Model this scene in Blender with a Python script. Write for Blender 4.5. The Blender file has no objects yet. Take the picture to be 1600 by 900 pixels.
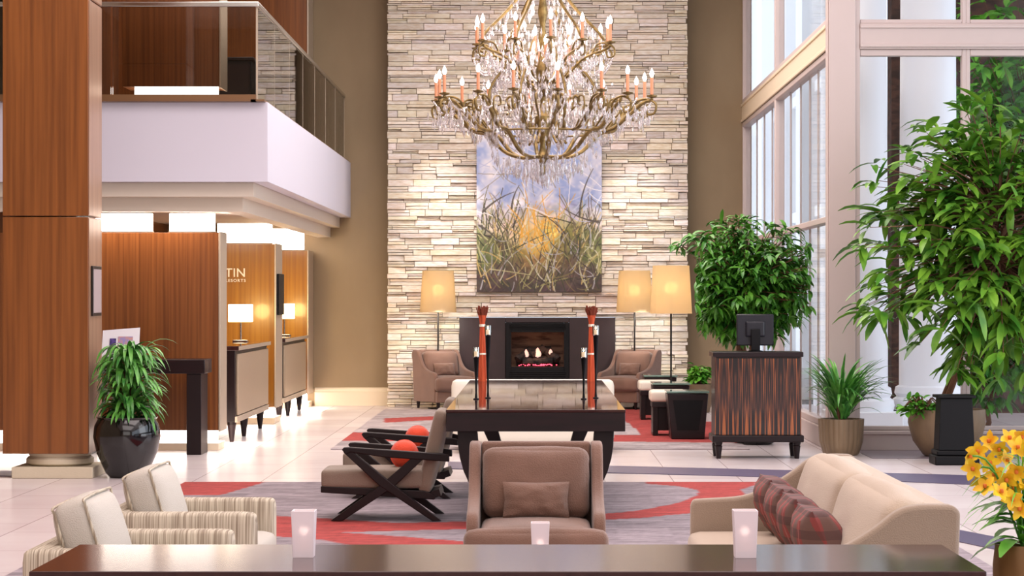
import bpy, bmesh, math, random
import numpy as np
from mathutils import Vector, Matrix, noise
PI = math.pi
random.seed(7)
C = bpy.context.scene.collection
sc = bpy.context.scene
# ------------------------------------------------------------------ camera
F, CX, HY, H = 3700.0, 838.0, 466.0, 1.6      # focal in px of the 1600x900 frame, vanishing point, eye height
cd = bpy.data.cameras.new('camera'); cam = bpy.data.objects.new('camera', cd); C.objects.link(cam)
cam.location = (0, 0, H); cam.rotation_euler = (PI/2, 0, 0)
cd.sensor_width = 36; cd.lens = F/1600*36; cd.shift_x = -(CX-800)/1600; cd.shift_y = (HY-450)/1600
cd.clip_start = .1; cd.clip_end = 300
sc.camera = cam
# ------------------------------------------------------------------ world, light, exposure
w = bpy.data.worlds.new('world'); sc.world = w; w.use_nodes = True
w.node_tree.nodes['Background'].inputs[0].default_value = (.80, .88, 1.0, 1)
w.node_tree.nodes['Background'].inputs[1].default_value = 2.3
sc.view_settings.view_transform = 'Standard'; sc.view_settings.look = 'None'
sc.view_settings.gamma = 1; sc.view_settings.use_curve_mapping = False
sc.view_settings.exposure = 0.0
cy = sc.cycles
cy.max_bounces = 8; cy.diffuse_bounces = 4; cy.glossy_bounces = 4; cy.transmission_bounces = 6; cy.transparent_max_bounces = 12
cy.sample_clamp_indirect = 4; cy.caustics_reflective = False; cy.caustics_refractive = False
def area(name, loc, size, power, col=(1,1,1), rot=(0,0,0), spread=PI):
    l = bpy.data.lights.new(name, 'AREA'); l.shape = 'RECTANGLE'; l.size, l.size_y = size; l.energy = power; l.color = col; l.spread = spread
    o = bpy.data.objects.new(name, l); C.objects.link(o); o.location = loc; o.rotation_euler = rot; return o
def point(name, loc, power, col, r=.05, parent=None):
    l = bpy.data.lights.new(name, 'POINT'); l.energy = power; l.color = col; l.shadow_soft_size = r
    o = bpy.data.objects.new(name, l); C.objects.link(o); o.location = loc
    if parent: o.parent = parent
    return o
def spot(name, loc, tgt, power, col, ang, blend=.8, r=.08):
    l = bpy.data.lights.new(name, 'SPOT'); l.energy = power; l.color = col; l.spot_size = math.radians(ang); l.spot_blend = blend; l.shadow_soft_size = r
    o = bpy.data.objects.new(name, l); C.objects.link(o); o.location = loc
    o.rotation_euler = (Vector(tgt)-Vector(loc)).to_track_quat('-Z', 'Y').to_euler(); return o
WARM = (1.0, .80, .66); PINK = (1.0, .88, .86)
area('ceiling_fill_front', (-.5, 7, 7.3), (9, 8), 560, PINK)  # front, middle and rear: fill areas added overhead, not real fixtures
area('ceiling_fill_middle', (-.5, 17, 7.3), (8, 8), 680, PINK)
area('ceiling_fill_rear', (-.5, 27.5, 7.3), (6, 8), 820, (1, .92, .88))
area('daylight_side_windows', (7.2, 16, 3.4), (14, 5.5), 620, (.92, .95, 1), (0, PI/2, 0))
area('fill_behind_camera', (0, -2.5, 4), (10, 5), 260, (1, .95, .92), (PI/2, 0, 0))  # added frontal fill; the wall behind the camera has no window

# ------------------------------------------------------------------ helpers
def lin(r, g=None, b=None):
    if g is None: r, g, b = r
    f = lambda c: (c/255/12.92) if c/255 <= .04045 else ((c/255+.055)/1.055)**2.4
    return (f(r), f(g), f(b))
def P(px, py, d): return Vector(((px-CX)*d/F, d, H-(py-HY)*d/F))
def Xp(px, d): return (px-CX)*d/F
def Zp(py, d): return H-(py-HY)*d/F
def Dg(py, z=0): return (H-z)*F/(py-HY)

def node_mat(name):
    m = bpy.data.materials.new(name); m.use_nodes = True
    nt = m.node_tree; b = nt.nodes['Principled BSDF']; return m, nt, b
def mat(name, col, rough=.5, metal=0, var=None, bump=None, emit=None, trans=0, ior=1.45, coat=0, sheen=0, attr=None, alpha=1, sub=0):
    """var=(scale xyz, colour2, contrast lo, hi)  bump=(scale xyz, strength)"""
    m, nt, b = node_mat(name); N = nt.nodes; L = nt.links
    c = lin(col) if max(col) > 1.01 else col
    b.inputs['Base Color'].default_value = (*c, 1); b.inputs['Roughness'].default_value = rough; b.inputs['Metallic'].default_value = metal
    b.inputs['IOR'].default_value = ior; b.inputs['Transmission Weight'].default_value = trans
    b.inputs['Coat Weight'].default_value = coat; b.inputs['Coat Roughness'].default_value = .08
    b.inputs['Sheen Weight'].default_value = sheen
    tc = N.new('ShaderNodeTexCoord')
    def nz(scale, det=4):
        mp = N.new('ShaderNodeMapping'); mp.inputs['Scale'].default_value = scale; L.new(tc.outputs['Object'], mp.inputs[0])
        n = N.new('ShaderNodeTexNoise'); n.inputs['Scale'].default_value = 1; n.inputs['Detail'].default_value = det; L.new(mp.outputs[0], n.inputs['Vector']); return n
    out = None
    if attr:
        a = N.new('ShaderNodeAttribute'); a.attribute_name = 'Col'; out = a.outputs['Color']
    if var:
        n = nz(var[0]); r = N.new('ShaderNodeMapRange'); r.inputs[1].default_value = var[2]; r.inputs[2].default_value = var[3]; L.new(n.outputs[0], r.inputs[0])
        mx = N.new('ShaderNodeMix'); mx.data_type = 'RGBA'; L.new(r.outputs[0], mx.inputs[0])
        if out is not None:
            mx.blend_type = 'MULTIPLY'; L.new(out, mx.inputs[6]); mx.inputs[7].default_value = (*lin(var[1]), 1)
        else:
            mx.inputs[6].default_value = (*c, 1); mx.inputs[7].default_value = (*lin(var[1]), 1)
        out = mx.outputs[2]
    if out is not None: L.new(out, b.inputs['Base Color'])
    if bump:
        n = nz(bump[0]); bp = N.new('ShaderNodeBump'); bp.inputs['Strength'].default_value = bump[1]; bp.inputs['Distance'].default_value = .01
        L.new(n.outputs[0], bp.inputs['Height']); L.new(bp.outputs[0], b.inputs['Normal'])
    if emit:
        b.inputs['Emission Color'].default_value = (*(lin(emit[0]) if max(emit[0]) > 1.01 else emit[0]), 1); b.inputs['Emission Strength'].default_value = emit[1]
    if alpha < 1: b.inputs['Alpha'].default_value = alpha
    return m
def glass_pane_mat(name, tint=(.97, .99, .98), refl=1.0, ior=1.45, k=1.0):
    m, nt, b = node_mat(name); N = nt.nodes; L = nt.links; N.remove(b)
    t = N.new('ShaderNodeBsdfTransparent'); t.inputs[0].default_value = (*tint, 1)
    g = N.new('ShaderNodeBsdfGlossy'); g.inputs['Roughness'].default_value = .02; g.inputs[0].default_value = (refl, refl, refl, 1)
    f = N.new('ShaderNodeFresnel'); f.inputs[0].default_value = ior
    ml = N.new('ShaderNodeMath'); ml.operation = 'MULTIPLY'; ml.inputs[1].default_value = k; L.new(f.outputs[0], ml.inputs[0])
    mx = N.new('ShaderNodeMixShader'); L.new(ml.outputs[0], mx.inputs[0]); L.new(t.outputs[0], mx.inputs[1]); L.new(g.outputs[0], mx.inputs[2])
    L.new(mx.outputs[0], N['Material Output'].inputs[0]); return m
def wood(name, c1, c2, rough=.35, sx=14, sz=.7, coat=.2):
    return mat(name, c1, rough, var=((sx, sx, sz), c2, .38, .66), coat=coat)

class MB:
    def __init__(s): s.v = []; s.f = []; s.c = []
    def add(s, vs, fs, col=None):
        o = len(s.v); s.v += [tuple(v) for v in vs]; s.f += [tuple(i+o for i in f) for f in fs]
        if col is not None: s.c += [col]*len(vs)
        return s
    def box(s, x0, x1, y0, y1, z0, z1, col=None):
        return s.add([(x0,y0,z0),(x1,y0,z0),(x1,y1,z0),(x0,y1,z0),(x0,y0,z1),(x1,y0,z1),(x1,y1,z1),(x0,y1,z1)],
                     [(0,3,2,1),(4,5,6,7),(0,1,5,4),(1,2,6,5),(2,3,7,6),(3,0,4,7)], col)
    def obox(s, M, sx, sy, sz):
        vs = [M @ Vector((a*sx/2, b*sy/2, c*sz/2)) for c in (-1,1) for a, b in ((-1,-1),(1,-1),(1,1),(-1,1))]
        return s.add(vs, [(0,3,2,1),(4,5,6,7),(0,1,5,4),(1,2,6,5),(2,3,7,6),(3,0,4,7)])
    def bar(s, a, b, w, t, up=(0,0,1)):
        """rectangular bar from a to b, w across, t along up-ish"""
        a, b = Vector(a), Vector(b); z = (b-a).normalized(); x = z.cross(Vector(up)).normalized(); y = x.cross(z)
        vs = [p + x*(i*w/2) + y*(j*t/2) for p in (a, b) for i, j in ((-1,-1),(1,-1),(1,1),(-1,1))]
        return s.add(vs, [(0,3,2,1),(4,5,6,7),(0,1,5,4),(1,2,6,5),(2,3,7,6),(3,0,4,7)])
    def prism(s, poly, axis, a, b):
        n = len(poly)
        mk = {'x': lambda p, t: (t, p[0], p[1]), 'y': lambda p, t: (p[0], t, p[1]), 'z': lambda p, t: (p[0], p[1], t)}[axis]
        vs = [mk(p, a) for p in poly] + [mk(p, b) for p in poly]
        return s.add(vs, [tuple(range(n))[::-1], tuple(range(n, 2*n))] + [(i, (i+1) % n, n+(i+1) % n, n+i) for i in range(n)])
    def tube(s, pts, r, n=8, cap=True):
        pts = [Vector(p) for p in pts]; k = len(pts); rr = r if isinstance(r, (list, tuple)) else [r]*k
        vs = []; ref = None
        for i, p in enumerate(pts):
            t = (pts[min(i+1, k-1)] - pts[max(i-1, 0)]).normalized()
            if ref is None: ref = Vector((0,0,1)) if abs(t.z) < .9 else Vector((1,0,0))
            x = (ref - t*ref.dot(t)).normalized(); y = t.cross(x); ref = x
            vs += [p + (x*math.cos(a) + y*math.sin(a))*rr[i] for a in [2*PI*j/n for j in range(n)]]
        fs = [(i*n+j, i*n+(j+1) % n, (i+1)*n+(j+1) % n, (i+1)*n+j) for i in range(k-1) for j in range(n)]
        if cap: fs += [tuple(range(n))[::-1], tuple(range((k-1)*n, k*n))]
        return s.add(vs, fs)
    def lathe(s, prof, c=(0,0,0), n=24, flute=0, nf=0):
        c = Vector(c); vs = []; k = len(prof)
        for r, z in prof:
            for j in range(n):
                a = 2*PI*j/n; q = r*(1+flute*abs(math.sin(a*nf/2))) if nf else r
                vs.append(c + Vector((q*math.cos(a), q*math.sin(a), z)))
        fs = [(i*n+j, i*n+(j+1) % n, (i+1)*n+(j+1) % n, (i+1)*n+j) for i in range(k-1) for j in range(n)]
        if prof[0][0] > 1e-6: fs.append(tuple(range(n))[::-1])
        if prof[-1][0] > 1e-6: fs.append(tuple(range((k-1)*n, k*n)))
        return s.add(vs, fs)
    def soft(s, c, size, r=.04, M=None, crown=(0,0,0), n=10, wr=0, seed=0):
        """rounded soft box centred at c"""
        hx, hy, hz = [q/2 for q in size]; M = M or Matrix.Identity(3); c = Vector(c)
        key = {}; vs = []; fs = []
        def idx(i, j, k):
            if (i, j, k) in key: return key[(i, j, k)]
            u, v, w_ = [math.sin((q/n*2-1)*PI/2*.97)/math.sin(PI/2*.97) for q in (i, j, k)]
            p = Vector((u*hx, v*hy, w_*hz)); rr = min(r, hx*.99, hy*.99, hz*.99)
            inn = Vector([max(-h+rr, min(h-rr, q)) for h, q in zip((hx, hy, hz), p)])
            d = p-inn
            if d.length > 1e-9: p = inn + d.normalized()*rr
            e = (1-u*u, 1-v*v, 1-w_*w_)
            p.x += crown[0]*math.copysign(1, u)*abs(u)*e[1]*e[2]; p.y += crown[1]*math.copysign(1, v)*abs(v)*e[0]*e[2]; p.z += crown[2]*math.copysign(1, w_)*abs(w_)*e[0]*e[1]
            if wr:
                q = noise.noise(Vector((p.x*7+seed, p.y*7, p.z*16)))*wr; p += p.normalized()*q
            vs.append(c + M @ p); key[(i, j, k)] = len(vs)-1; return len(vs)-1
        for a in range(n):
            for b in range(n):
                for t in (0, n):
                    q = [(idx(a, b, t), idx(a+1, b, t), idx(a+1, b+1, t), idx(a, b+1, t)),
                         (idx(a, t, b), idx(a, t, b+1), idx(a+1, t, b+1), idx(a+1, t, b)),
                         (idx(t, a, b), idx(t, a+1, b), idx(t, a+1, b+1), idx(t, a, b+1))]
                    fs += q if t else [z[::-1] for z in q]
        return s.add(vs, fs)
    def pillow(s, c, wdt, hgt, th, M=None, n=14, wr=.004, seed=0):
        """knife-edge cushion; local x = width, z = height, y = thickness"""
        M = M or Matrix.Identity(3); c = Vector(c); vs = []; fs = []
        for sd in (-1, 1):
            for i in range(n+1):
                for j in range(n+1):
                    u, v = i/n*2-1, j/n*2-1
                    t = th/2*((1-abs(u)**2.6)*(1-abs(v)**2.6))**.55
                    pin = 1-.06*(1-abs(u))*abs(v)-.0*abs(u); pin2 = 1-.06*(1-abs(v))*abs(u)
                    q = noise.noise(Vector((u*3+seed, v*3, seed)))*wr*2 if t > 0 else 0
                    vs.append(c + M @ Vector((u*wdt/2*pin2, sd*(t+q+.002), v*hgt/2*pin)))
        m = (n+1)**2
        for i in range(n):
            for j in range(n):
                a = i*(n+1)+j; f = (a, a+n+1, a+n+2, a+1); fs.append(f); fs.append(tuple(m+q for q in f)[::-1])
        rim = [i*(n+1) for i in range(n+1)] + [n*(n+1)+j for j in range(1, n+1)] + [i*(n+1)+n for i in range(n-1, -1, -1)] + [j for j in range(n-1, 0, -1)]
        for a, b in zip(rim, rim[1:]+rim[:1]): fs.append((a, m+a, m+b, b)[::-1])
        return s.add(vs, fs)
    def blade(s, pts, w, nrm_up=Vector((0,0,1)), fold=.25, shape=None, twist=0):
        """leaf along pts with width w, V-folded at the midrib"""
        k = len(pts); vs = []
        for i, p in enumerate(pts):
            t = (pts[min(i+1, k-1)] - pts[max(i-1, 0)]).normalized(); x = t.cross(nrm_up)
            if x.length < 1e-3: x = t.cross(Vector((1, 0, .1)))
            x.normalize(); u = x.cross(t); q = i/(k-1)
            if twist: x = x*math.cos(twist) + u*math.sin(twist); u = x.cross(t)
            ww = w/2*(shape(q) if shape else math.sin(PI*min(1, max(0, q*.92+.06)))**.7)
            vs += [p - x*ww + u*ww*fold, p, p + x*ww + u*ww*fold]
        fs = []
        for i in range(k-1):
            a = i*3; fs += [(a, a+1, a+4, a+3), (a+1, a+2, a+5, a+4)]
        return s.add(vs, fs)
    def build(s, name, m=None, parent=None, bevel=0, seg=2, sub=0, angle=35, origin=None):
        me = bpy.data.meshes.new(name); V = np.array(s.v, dtype=float)
        if parent is None:
            o0 = Vector(origin) if origin is not None else Vector(((V[:,0].min()+V[:,0].max())/2, (V[:,1].min()+V[:,1].max())/2, V[:,2].min()))
        else:
            o0 = Vector((0,0,0)); p = parent
            while p: o0 += p.location; p = p.parent
        me.from_pydata([tuple(v) for v in (V-np.array(o0))], [], s.f)
        if s.c:
            a = me.color_attributes.new('Col', 'FLOAT_COLOR', 'POINT')
            a.data.foreach_set('color', np.array([(*c, 1) for c in s.c], dtype=np.float32).ravel())
        me.polygons.foreach_set('use_smooth', [True]*len(me.polygons))
        me.validate(); me.update()
        try: me.set_sharp_from_angle(angle=math.radians(angle))
        except Exception: pass
        if m: me.materials.append(m)
        o = bpy.data.objects.new(name, me); C.objects.link(o)
        if parent is None: o.location = o0
        else: o.parent = parent
        if bevel:
            md = o.modifiers.new('bevel', 'BEVEL'); md.width = bevel; md.segments = seg; md.limit_method = 'ANGLE'; md.angle_limit = math.radians(40); md.harden_normals = False
        if sub:
            md = o.modifiers.new('sub', 'SUBSURF'); md.levels = md.render_levels = sub
        return o
def thing(name, label, cat, loc=(0,0,0), group=None):
    o = bpy.data.objects.new(name, None); C.objects.link(o); o.location = loc; o.empty_display_size = .1
    return tag(o, label, cat, group)
def tag(o, label, cat, group=None, kind=None):
    o['label'] = label; o['category'] = cat
    if group: o['group'] = group
    if kind: o['kind'] = kind
    return o
def struct(o): o['kind'] = 'structure'; return o
def dup(o, loc=None, rz=None, label=None, group=None, parent=None):
    c = o.copy(); C.objects.link(c); c.parent = parent
    if loc is not None: c.location = loc
    if rz is not None: c.rotation_euler = (0, 0, rz)
    if label: c['label'] = label
    if group: c['group'] = group
    for ch in list(o.children): dup(ch, parent=c)
    return c
def RX(a): return Matrix.Rotation(a, 3, 'X')
def RY(a): return Matrix.Rotation(a, 3, 'Y')
def RZ(a): return Matrix.Rotation(a, 3, 'Z')
def smooth_curve(pts, k=6):
    """Catmull-Rom through pts"""
    pts = [Vector(p) for p in pts]; out = []
    for i in range(len(pts)-1):
        p0, p1, p2, p3 = pts[max(i-1, 0)], pts[i], pts[i+1], pts[min(i+2, len(pts)-1)]
        for j in range(k):
            t = j/k; out.append(.5*((2*p1) + (p2-p0)*t + (2*p0-5*p1+4*p2-p3)*t*t + (3*p1-p0-3*p2+p3)*t**3))
    out.append(pts[-1]); return out

# ------------------------------------------------------------------ materials
M = dict(
    beige=mat('beige_plaster', (150, 130, 102), .8, var=((1.2,1.2,.6), (136,116,90), .35, .7)),
    white=mat('white_paint', (232, 222, 220), .55),
    frame=mat('window_frame_paint', (200, 184, 180), .45),
    cream_trim=mat('cream_trim', (230, 212, 185), .45),
    ceiling=mat('ceiling_paint', (225, 215, 208), .8),
    stone=mat('ledger_stone', (215, 200, 175), .75, attr=True, var=((9,9,40), (232,218,200), .35, .75), bump=((14,14,60), .8)),
    wood=wood('cherry_wood', (134, 78, 34), (108, 60, 24), .3, 24, .6),
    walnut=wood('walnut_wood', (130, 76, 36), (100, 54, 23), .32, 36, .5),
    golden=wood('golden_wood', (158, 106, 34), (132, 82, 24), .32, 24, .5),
    espresso=mat('espresso_wood', (30, 13, 17), .3, var=((3,30,30), (20,8,12), .4, .7), ior=1.4),
    espresso_v=mat('espresso_wood_upright', (26, 14, 16), .38, ior=1.35),
    tabletop=mat('polished_tabletop', (60, 36, 34), .03, var=((30,3,30), (52,30,30), .35, .7), ior=1.38),
    fronttop=mat('front_table_polish', (60, 36, 34), .12, var=((30,3,30), (52,30,30), .35, .7), ior=1.42),
    plinth=mat('limestone_plinth', (205, 192, 168), .6, bump=((30,30,30), .2)),
    edge=mat('brushed_edge_trim', (188, 172, 152), .4, metal=.35),
    counterface=mat('pale_counter_panel', (178, 158, 134), .38, metal=.25),
    chrome=mat('chrome_metal', (200, 198, 192), .18, metal=1),
    darkmetal=mat('dark_metal', (40, 34, 32), .35, metal=.6),
    black=mat('black_gloss', (10, 9, 12), .12, coat=.6),
    blacksatin=mat('black_satin', (8, 7, 10), .5, ior=1.3),
    screen=mat('monitor_shell', (24, 24, 34), .35),
    glass=glass_pane_mat('clear_glass'),
    railglass=glass_pane_mat('balustrade_glass', (.80,.78,.75), .9, 1.5),
    winglass=glass_pane_mat('window_glass', (.97, .98, .99), 1, 1.3, .22),
    fabric=mat('taupe_fabric', (130, 97, 82), .85, bump=((160,160,160), .5), sheen=.3, var=((4,4,4), (114,84,70), .35, .7)),
    fabric2=mat('grey_taupe_fabric', (130, 112, 97), .75, bump=((160,160,160), .4), sheen=.3),
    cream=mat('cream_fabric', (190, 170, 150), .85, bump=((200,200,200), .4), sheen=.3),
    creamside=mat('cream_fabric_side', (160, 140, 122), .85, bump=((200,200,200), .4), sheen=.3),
    linen=mat('pale_linen', (196, 188, 178), .9, bump=((220,220,220), .5)),
    orange=mat('orange_fabric', (222, 66, 28), .7, bump=((120,120,120), .4), sheen=.3),
    whiteleather=mat('ivory_leather', (232, 224, 208), .4),
    leaf1=mat('glossy_leaf', (92, 152, 48), .36, var=((6,6,6), (44,104,32), .35, .65)),
    leaf2=mat('broad_leaf', (118, 164, 50), .38, var=((4,4,4), (62,118,36), .35, .65)),
    leaf3=mat('strap_leaf', (104, 168, 72), .3, var=((8,8,8), (54,116,50), .35, .65)),
    leaf4=mat('bright_leaf', (116, 186, 58), .45, var=((5,5,5), (64,134,38), .35, .65)),
    bark=mat('bark', (122, 84, 62), .85, var=((20,20,5), (84,56,42), .35, .7), bump=((40,40,8), .6)),
    taupepot=mat('taupe_pot', (140, 118, 92), .42, var=((6,6,1.5), (112,92,70), .35, .7)),
    soil=mat('soil', (48, 36, 28), .95, bump=((60,60,60), 1)),
    gold=mat('antique_gold', (146, 122, 74), .34, metal=.65, var=((20,20,20), (92,74,42), .35, .7)),
    candle=mat('amber_candle_sleeve', (204, 138, 104), .5, emit=((220,130,80), .12)),
    bulb=mat('lit_bulb', (255, 235, 210), .3, emit=((1,.86,.76), 16)),
    crystal=mat('cut_crystal', (.98,.96,.97), .03, trans=.82, ior=1.55),
    frosted=mat('frosted_votive_glass', (220, 208, 212), .45, trans=.3, emit=((255,226,228), .18)),
    wax=mat('candle_wax', (250, 235, 215), .5, emit=((255,200,150), .5)),
    flame=mat('flame', (255, 190, 120), .5, emit=((1,.72,.42), 9)),
    fireflame=mat('gas_flame', (255, 150, 90), .5, emit=((1,.70,.62), .9)),
    ember=mat('embers', (255, 60, 70), .5, emit=((1,.08,.14), 3)),
    log=mat('charred_log', (70, 56, 50), .9, bump=((30,30,30), 1), var=((12,12,12), (24,20,20), .4, .6)),
    firepanel=mat('dark_stone_surround', (50, 34, 36), .4, var=((4,4,4), (40,27,28), .35, .7)),
    rustbundle=mat('rust_reed', (214, 96, 56), .75, var=((60,60,3), (170,64,34), .35, .65)),
    reedtop=mat('reed_tips', (120, 52, 32), .9),
    glow=mat('light_strip', (1,1,1), .5, emit=((1,.90,.80), 9)),
    lampglow=mat('desk_lamp_shade', (255, 240, 205), .6, emit=((1,.86,.55), 3.2)),
    brick=mat('garden_brick', (84, 58, 48), .9, var=((6,6,14), (58,42,36), .4, .6)),
    outwhite=mat('exterior_white_render', (244, 245, 248), .6),
    gravel=mat('dark_gravel', (70, 70, 72), .9, var=((14,14,14), (170,170,170), .58, .72)),
    orchid=mat('orchid_petal', (250, 214, 50), .5, var=((30,30,30), (246,176,30), .4, .7)),
    orchidlip=mat('orchid_lip', (214, 110, 30), .5),
    bronze=mat('bronze_vase', (120, 86, 50), .35, metal=.3, var=((5,5,2), (90,62,36), .35, .7)),
    signmetal=mat('sign_letter_metal', (236, 226, 205), .35, metal=.2),
    paper=mat('white_board', (228, 226, 232), .5),
)
def shade_mat(name, col, strength):
    """linen lampshade: thin cloth that lets the bulb's light through"""
    m, nt, b = node_mat(name); N = nt.nodes; L = nt.links; N.remove(b)
    d = N.new('ShaderNodeBsdfDiffuse'); t = N.new('ShaderNodeBsdfTranslucent')
    d.inputs[0].default_value = (*lin(col), 1); t.inputs[0].default_value = (*lin(col), 1)
    mx = N.new('ShaderNodeMixShader'); mx.inputs[0].default_value = .55
    L.new(d.outputs[0], mx.inputs[1]); L.new(t.outputs[0], mx.inputs[2])
    r = N.new('ShaderNodeBsdfRefraction'); r.inputs['Color'].default_value = (*lin(col), 1); r.inputs['Roughness'].default_value = .62; r.inputs['IOR'].default_value = 1.01
    m2 = N.new('ShaderNodeMixShader'); m2.inputs[0].default_value = .22; L.new(mx.outputs[0], m2.inputs[1]); L.new(r.outputs[0], m2.inputs[2]); L.new(m2.outputs[0], N['Material Output'].inputs[0]); return m
M['shade'] = shade_mat('linen_shade', (240, 222, 188), 1)

def floor_mat():
    m, nt, b = node_mat('floor_tile'); N = nt.nodes; L = nt.links
    tc = N.new('ShaderNodeTexCoord'); mp = N.new('ShaderNodeMapping'); mp.inputs['Rotation'].default_value = (0, 0, PI/2)
    br = N.new('ShaderNodeTexBrick'); br.inputs['Scale'].default_value = 1; br.inputs['Brick Width'].default_value = 1.2; br.inputs['Row Height'].default_value = .6
    br.inputs['Mortar Size'].default_value = .005; br.inputs['Mortar Smooth'].default_value = .2
    br.inputs['Color1'].default_value = (*lin(224, 215, 216), 1); br.inputs['Color2'].default_value = (*lin(214, 203, 204), 1); br.inputs['Mortar'].default_value = (*lin(170, 156, 158), 1)
    L.new(tc.outputs['Object'], mp.inputs[0]); L.new(mp.outputs[0], br.inputs[0])
    n = N.new('ShaderNodeTexNoise'); n.inputs['Scale'].default_value = 1.5; n.inputs['Detail'].default_value = 5; L.new(tc.outputs['Object'], n.inputs['Vector'])
    mx = N.new('ShaderNodeMix'); mx.data_type = 'RGBA'; mx.blend_type = 'MULTIPLY'; r = N.new('ShaderNodeMapRange'); r.inputs[1].default_value = .3; r.inputs[2].default_value = .7
    L.new(n.outputs[0], r.inputs[0]); L.new(r.outputs[0], mx.inputs[0]); L.new(br.outputs[0], mx.inputs[6]); mx.inputs[7].default_value = (.93, .9, .9, 1)
    L.new(mx.outputs[2], b.inputs['Base Color']); b.inputs['Roughness'].default_value = .24
    return m
def ebony_mat():
    m, nt, b = node_mat('striped_ebony'); N = nt.nodes; L = nt.links
    tc = N.new('ShaderNodeTexCoord'); sp = N.new('ShaderNodeSeparateXYZ'); L.new(tc.outputs['Object'], sp.inputs[0])
    pp = N.new('ShaderNodeMath'); pp.operation = 'PINGPONG'; pp.inputs[1].default_value = .113; L.new(sp.outputs[0], pp.inputs[0])
    cb = N.new('ShaderNodeCombineXYZ'); L.new(pp.outputs[0], cb.inputs[0]); L.new(sp.outputs[2], cb.inputs[2])
    mp = N.new('ShaderNodeMapping'); mp.inputs['Scale'].default_value = (120, 1, 1.6); L.new(cb.outputs[0], mp.inputs[0])
    n = N.new('ShaderNodeTexNoise'); n.inputs['Detail'].default_value = 3; n.inputs['Scale'].default_value = 1; L.new(mp.outputs[0], n.inputs['Vector'])
    cr = N.new('ShaderNodeValToRGB'); e = cr.color_ramp.elements; e[0].position = .49; e[0].color = (*lin(20, 11, 13), 1); e[1].position = .66; e[1].color = (*lin(176, 100, 52), 1)
    x = cr.color_ramp.elements.new(.56); x.color = (*lin(74, 38, 27), 1)
    L.new(n.outputs[0], cr.inputs[0]); L.new(cr.outputs[0], b.inputs['Base Color']); b.inputs['Roughness'].default_value = .3; b.inputs['Coat Weight'].default_value = .3
    return m
def stripe_mat():
    m, nt, b = node_mat('striped_tweed'); N = nt.nodes; L = nt.links
    tc = N.new('ShaderNodeTexCoord')
    mp = N.new('ShaderNodeMapping'); mp.inputs['Scale'].default_value = (190, 6, 2.5); L.new(tc.outputs['Object'], mp.inputs[0])
    n = N.new('ShaderNodeTexNoise'); n.inputs['Scale'].default_value = 1; n.inputs['Detail'].default_value = 2; L.new(mp.outputs[0], n.inputs['Vector'])
    cr = N.new('ShaderNodeValToRGB'); e = cr.color_ramp.elements; e[0].position = .36; e[0].color = (*lin(140, 124, 106), 1); e[1].position = .60; e[1].color = (*lin(200, 188, 168), 1)
    L.new(n.outputs[0], cr.inputs[0]); L.new(cr.outputs[0], b.inputs['Base Color']); b.inputs['Roughness'].default_value = .9
    return m
def plaid_mat():
    m, nt, b = node_mat('red_plaid'); N = nt.nodes; L = nt.links
    tc = N.new('ShaderNodeTexCoord'); sp = N.new('ShaderNodeSeparateXYZ'); L.new(tc.outputs['Object'], sp.inputs[0])
    def band(ax, period, wd):
        a = N.new('ShaderNodeMath'); a.operation = 'PINGPONG'; a.inputs[1].default_value = period; L.new(sp.outputs[ax], a.inputs[0])
        c = N.new('ShaderNodeMath'); c.operation = 'LESS_THAN'; c.inputs[1].default_value = wd; L.new(a.outputs[0], c.inputs[0]); return c
    def mixc(f, a, c2):
        x = N.new('ShaderNodeMix'); x.data_type = 'RGBA'; ml = N.new('ShaderNodeMath'); ml.operation = 'MULTIPLY'; ml.inputs[1].default_value = .7; L.new(f.outputs[0], ml.inputs[0]); L.new(ml.outputs[0], x.inputs[0])
        if isinstance(a, tuple): x.inputs[6].default_value = (*a, 1)
        else: L.new(a, x.inputs[6])
        x.inputs[7].default_value = (*c2, 1); return x.outputs[2]
    o = mixc(band(1, .05, .022), lin(112, 84, 78), lin(156, 62, 64)); o = mixc(band(2, .045, .018), o, lin(88, 62, 62)); o = mixc(band(1, .05, .004), o, lin(170, 110, 106))
    L.new(o, b.inputs['Base Color']); b.inputs['Roughness'].default_value = .85; return m
def crystal_mat():
    m, nt, b = node_mat('cut_crystal_glass'); N = nt.nodes; L = nt.links
    b.inputs['Base Color'].default_value = (.97, .94, .96, 1); b.inputs['Roughness'].default_value = .04; b.inputs['Transmission Weight'].default_value = .7; b.inputs['IOR'].default_value = 1.55
    t = N.new('ShaderNodeBsdfTransparent'); t.inputs[0].default_value = (.94, .92, .93, 1); mx = N.new('ShaderNodeMixShader'); mx.inputs[0].default_value = .5
    L.new(t.outputs[0], mx.inputs[1]); L.new(b.outputs[0], mx.inputs[2]); L.new(mx.outputs[0], N['Material Output'].inputs[0]); return m
M['crystal'] = crystal_mat()
M['floor'] = floor_mat(); M['ebony'] = ebony_mat(); M['stripe'] = stripe_mat(); M['plaid'] = plaid_mat()
M['rug'] = mat('rug_pile', (150,140,145), .95, attr=True, var=((3,18,8), (190,185,190), .3, .7), bump=((60,60,60), .4))
M['paint'] = mat('painted_canvas', (150,140,145), .6, attr=True)

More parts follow.
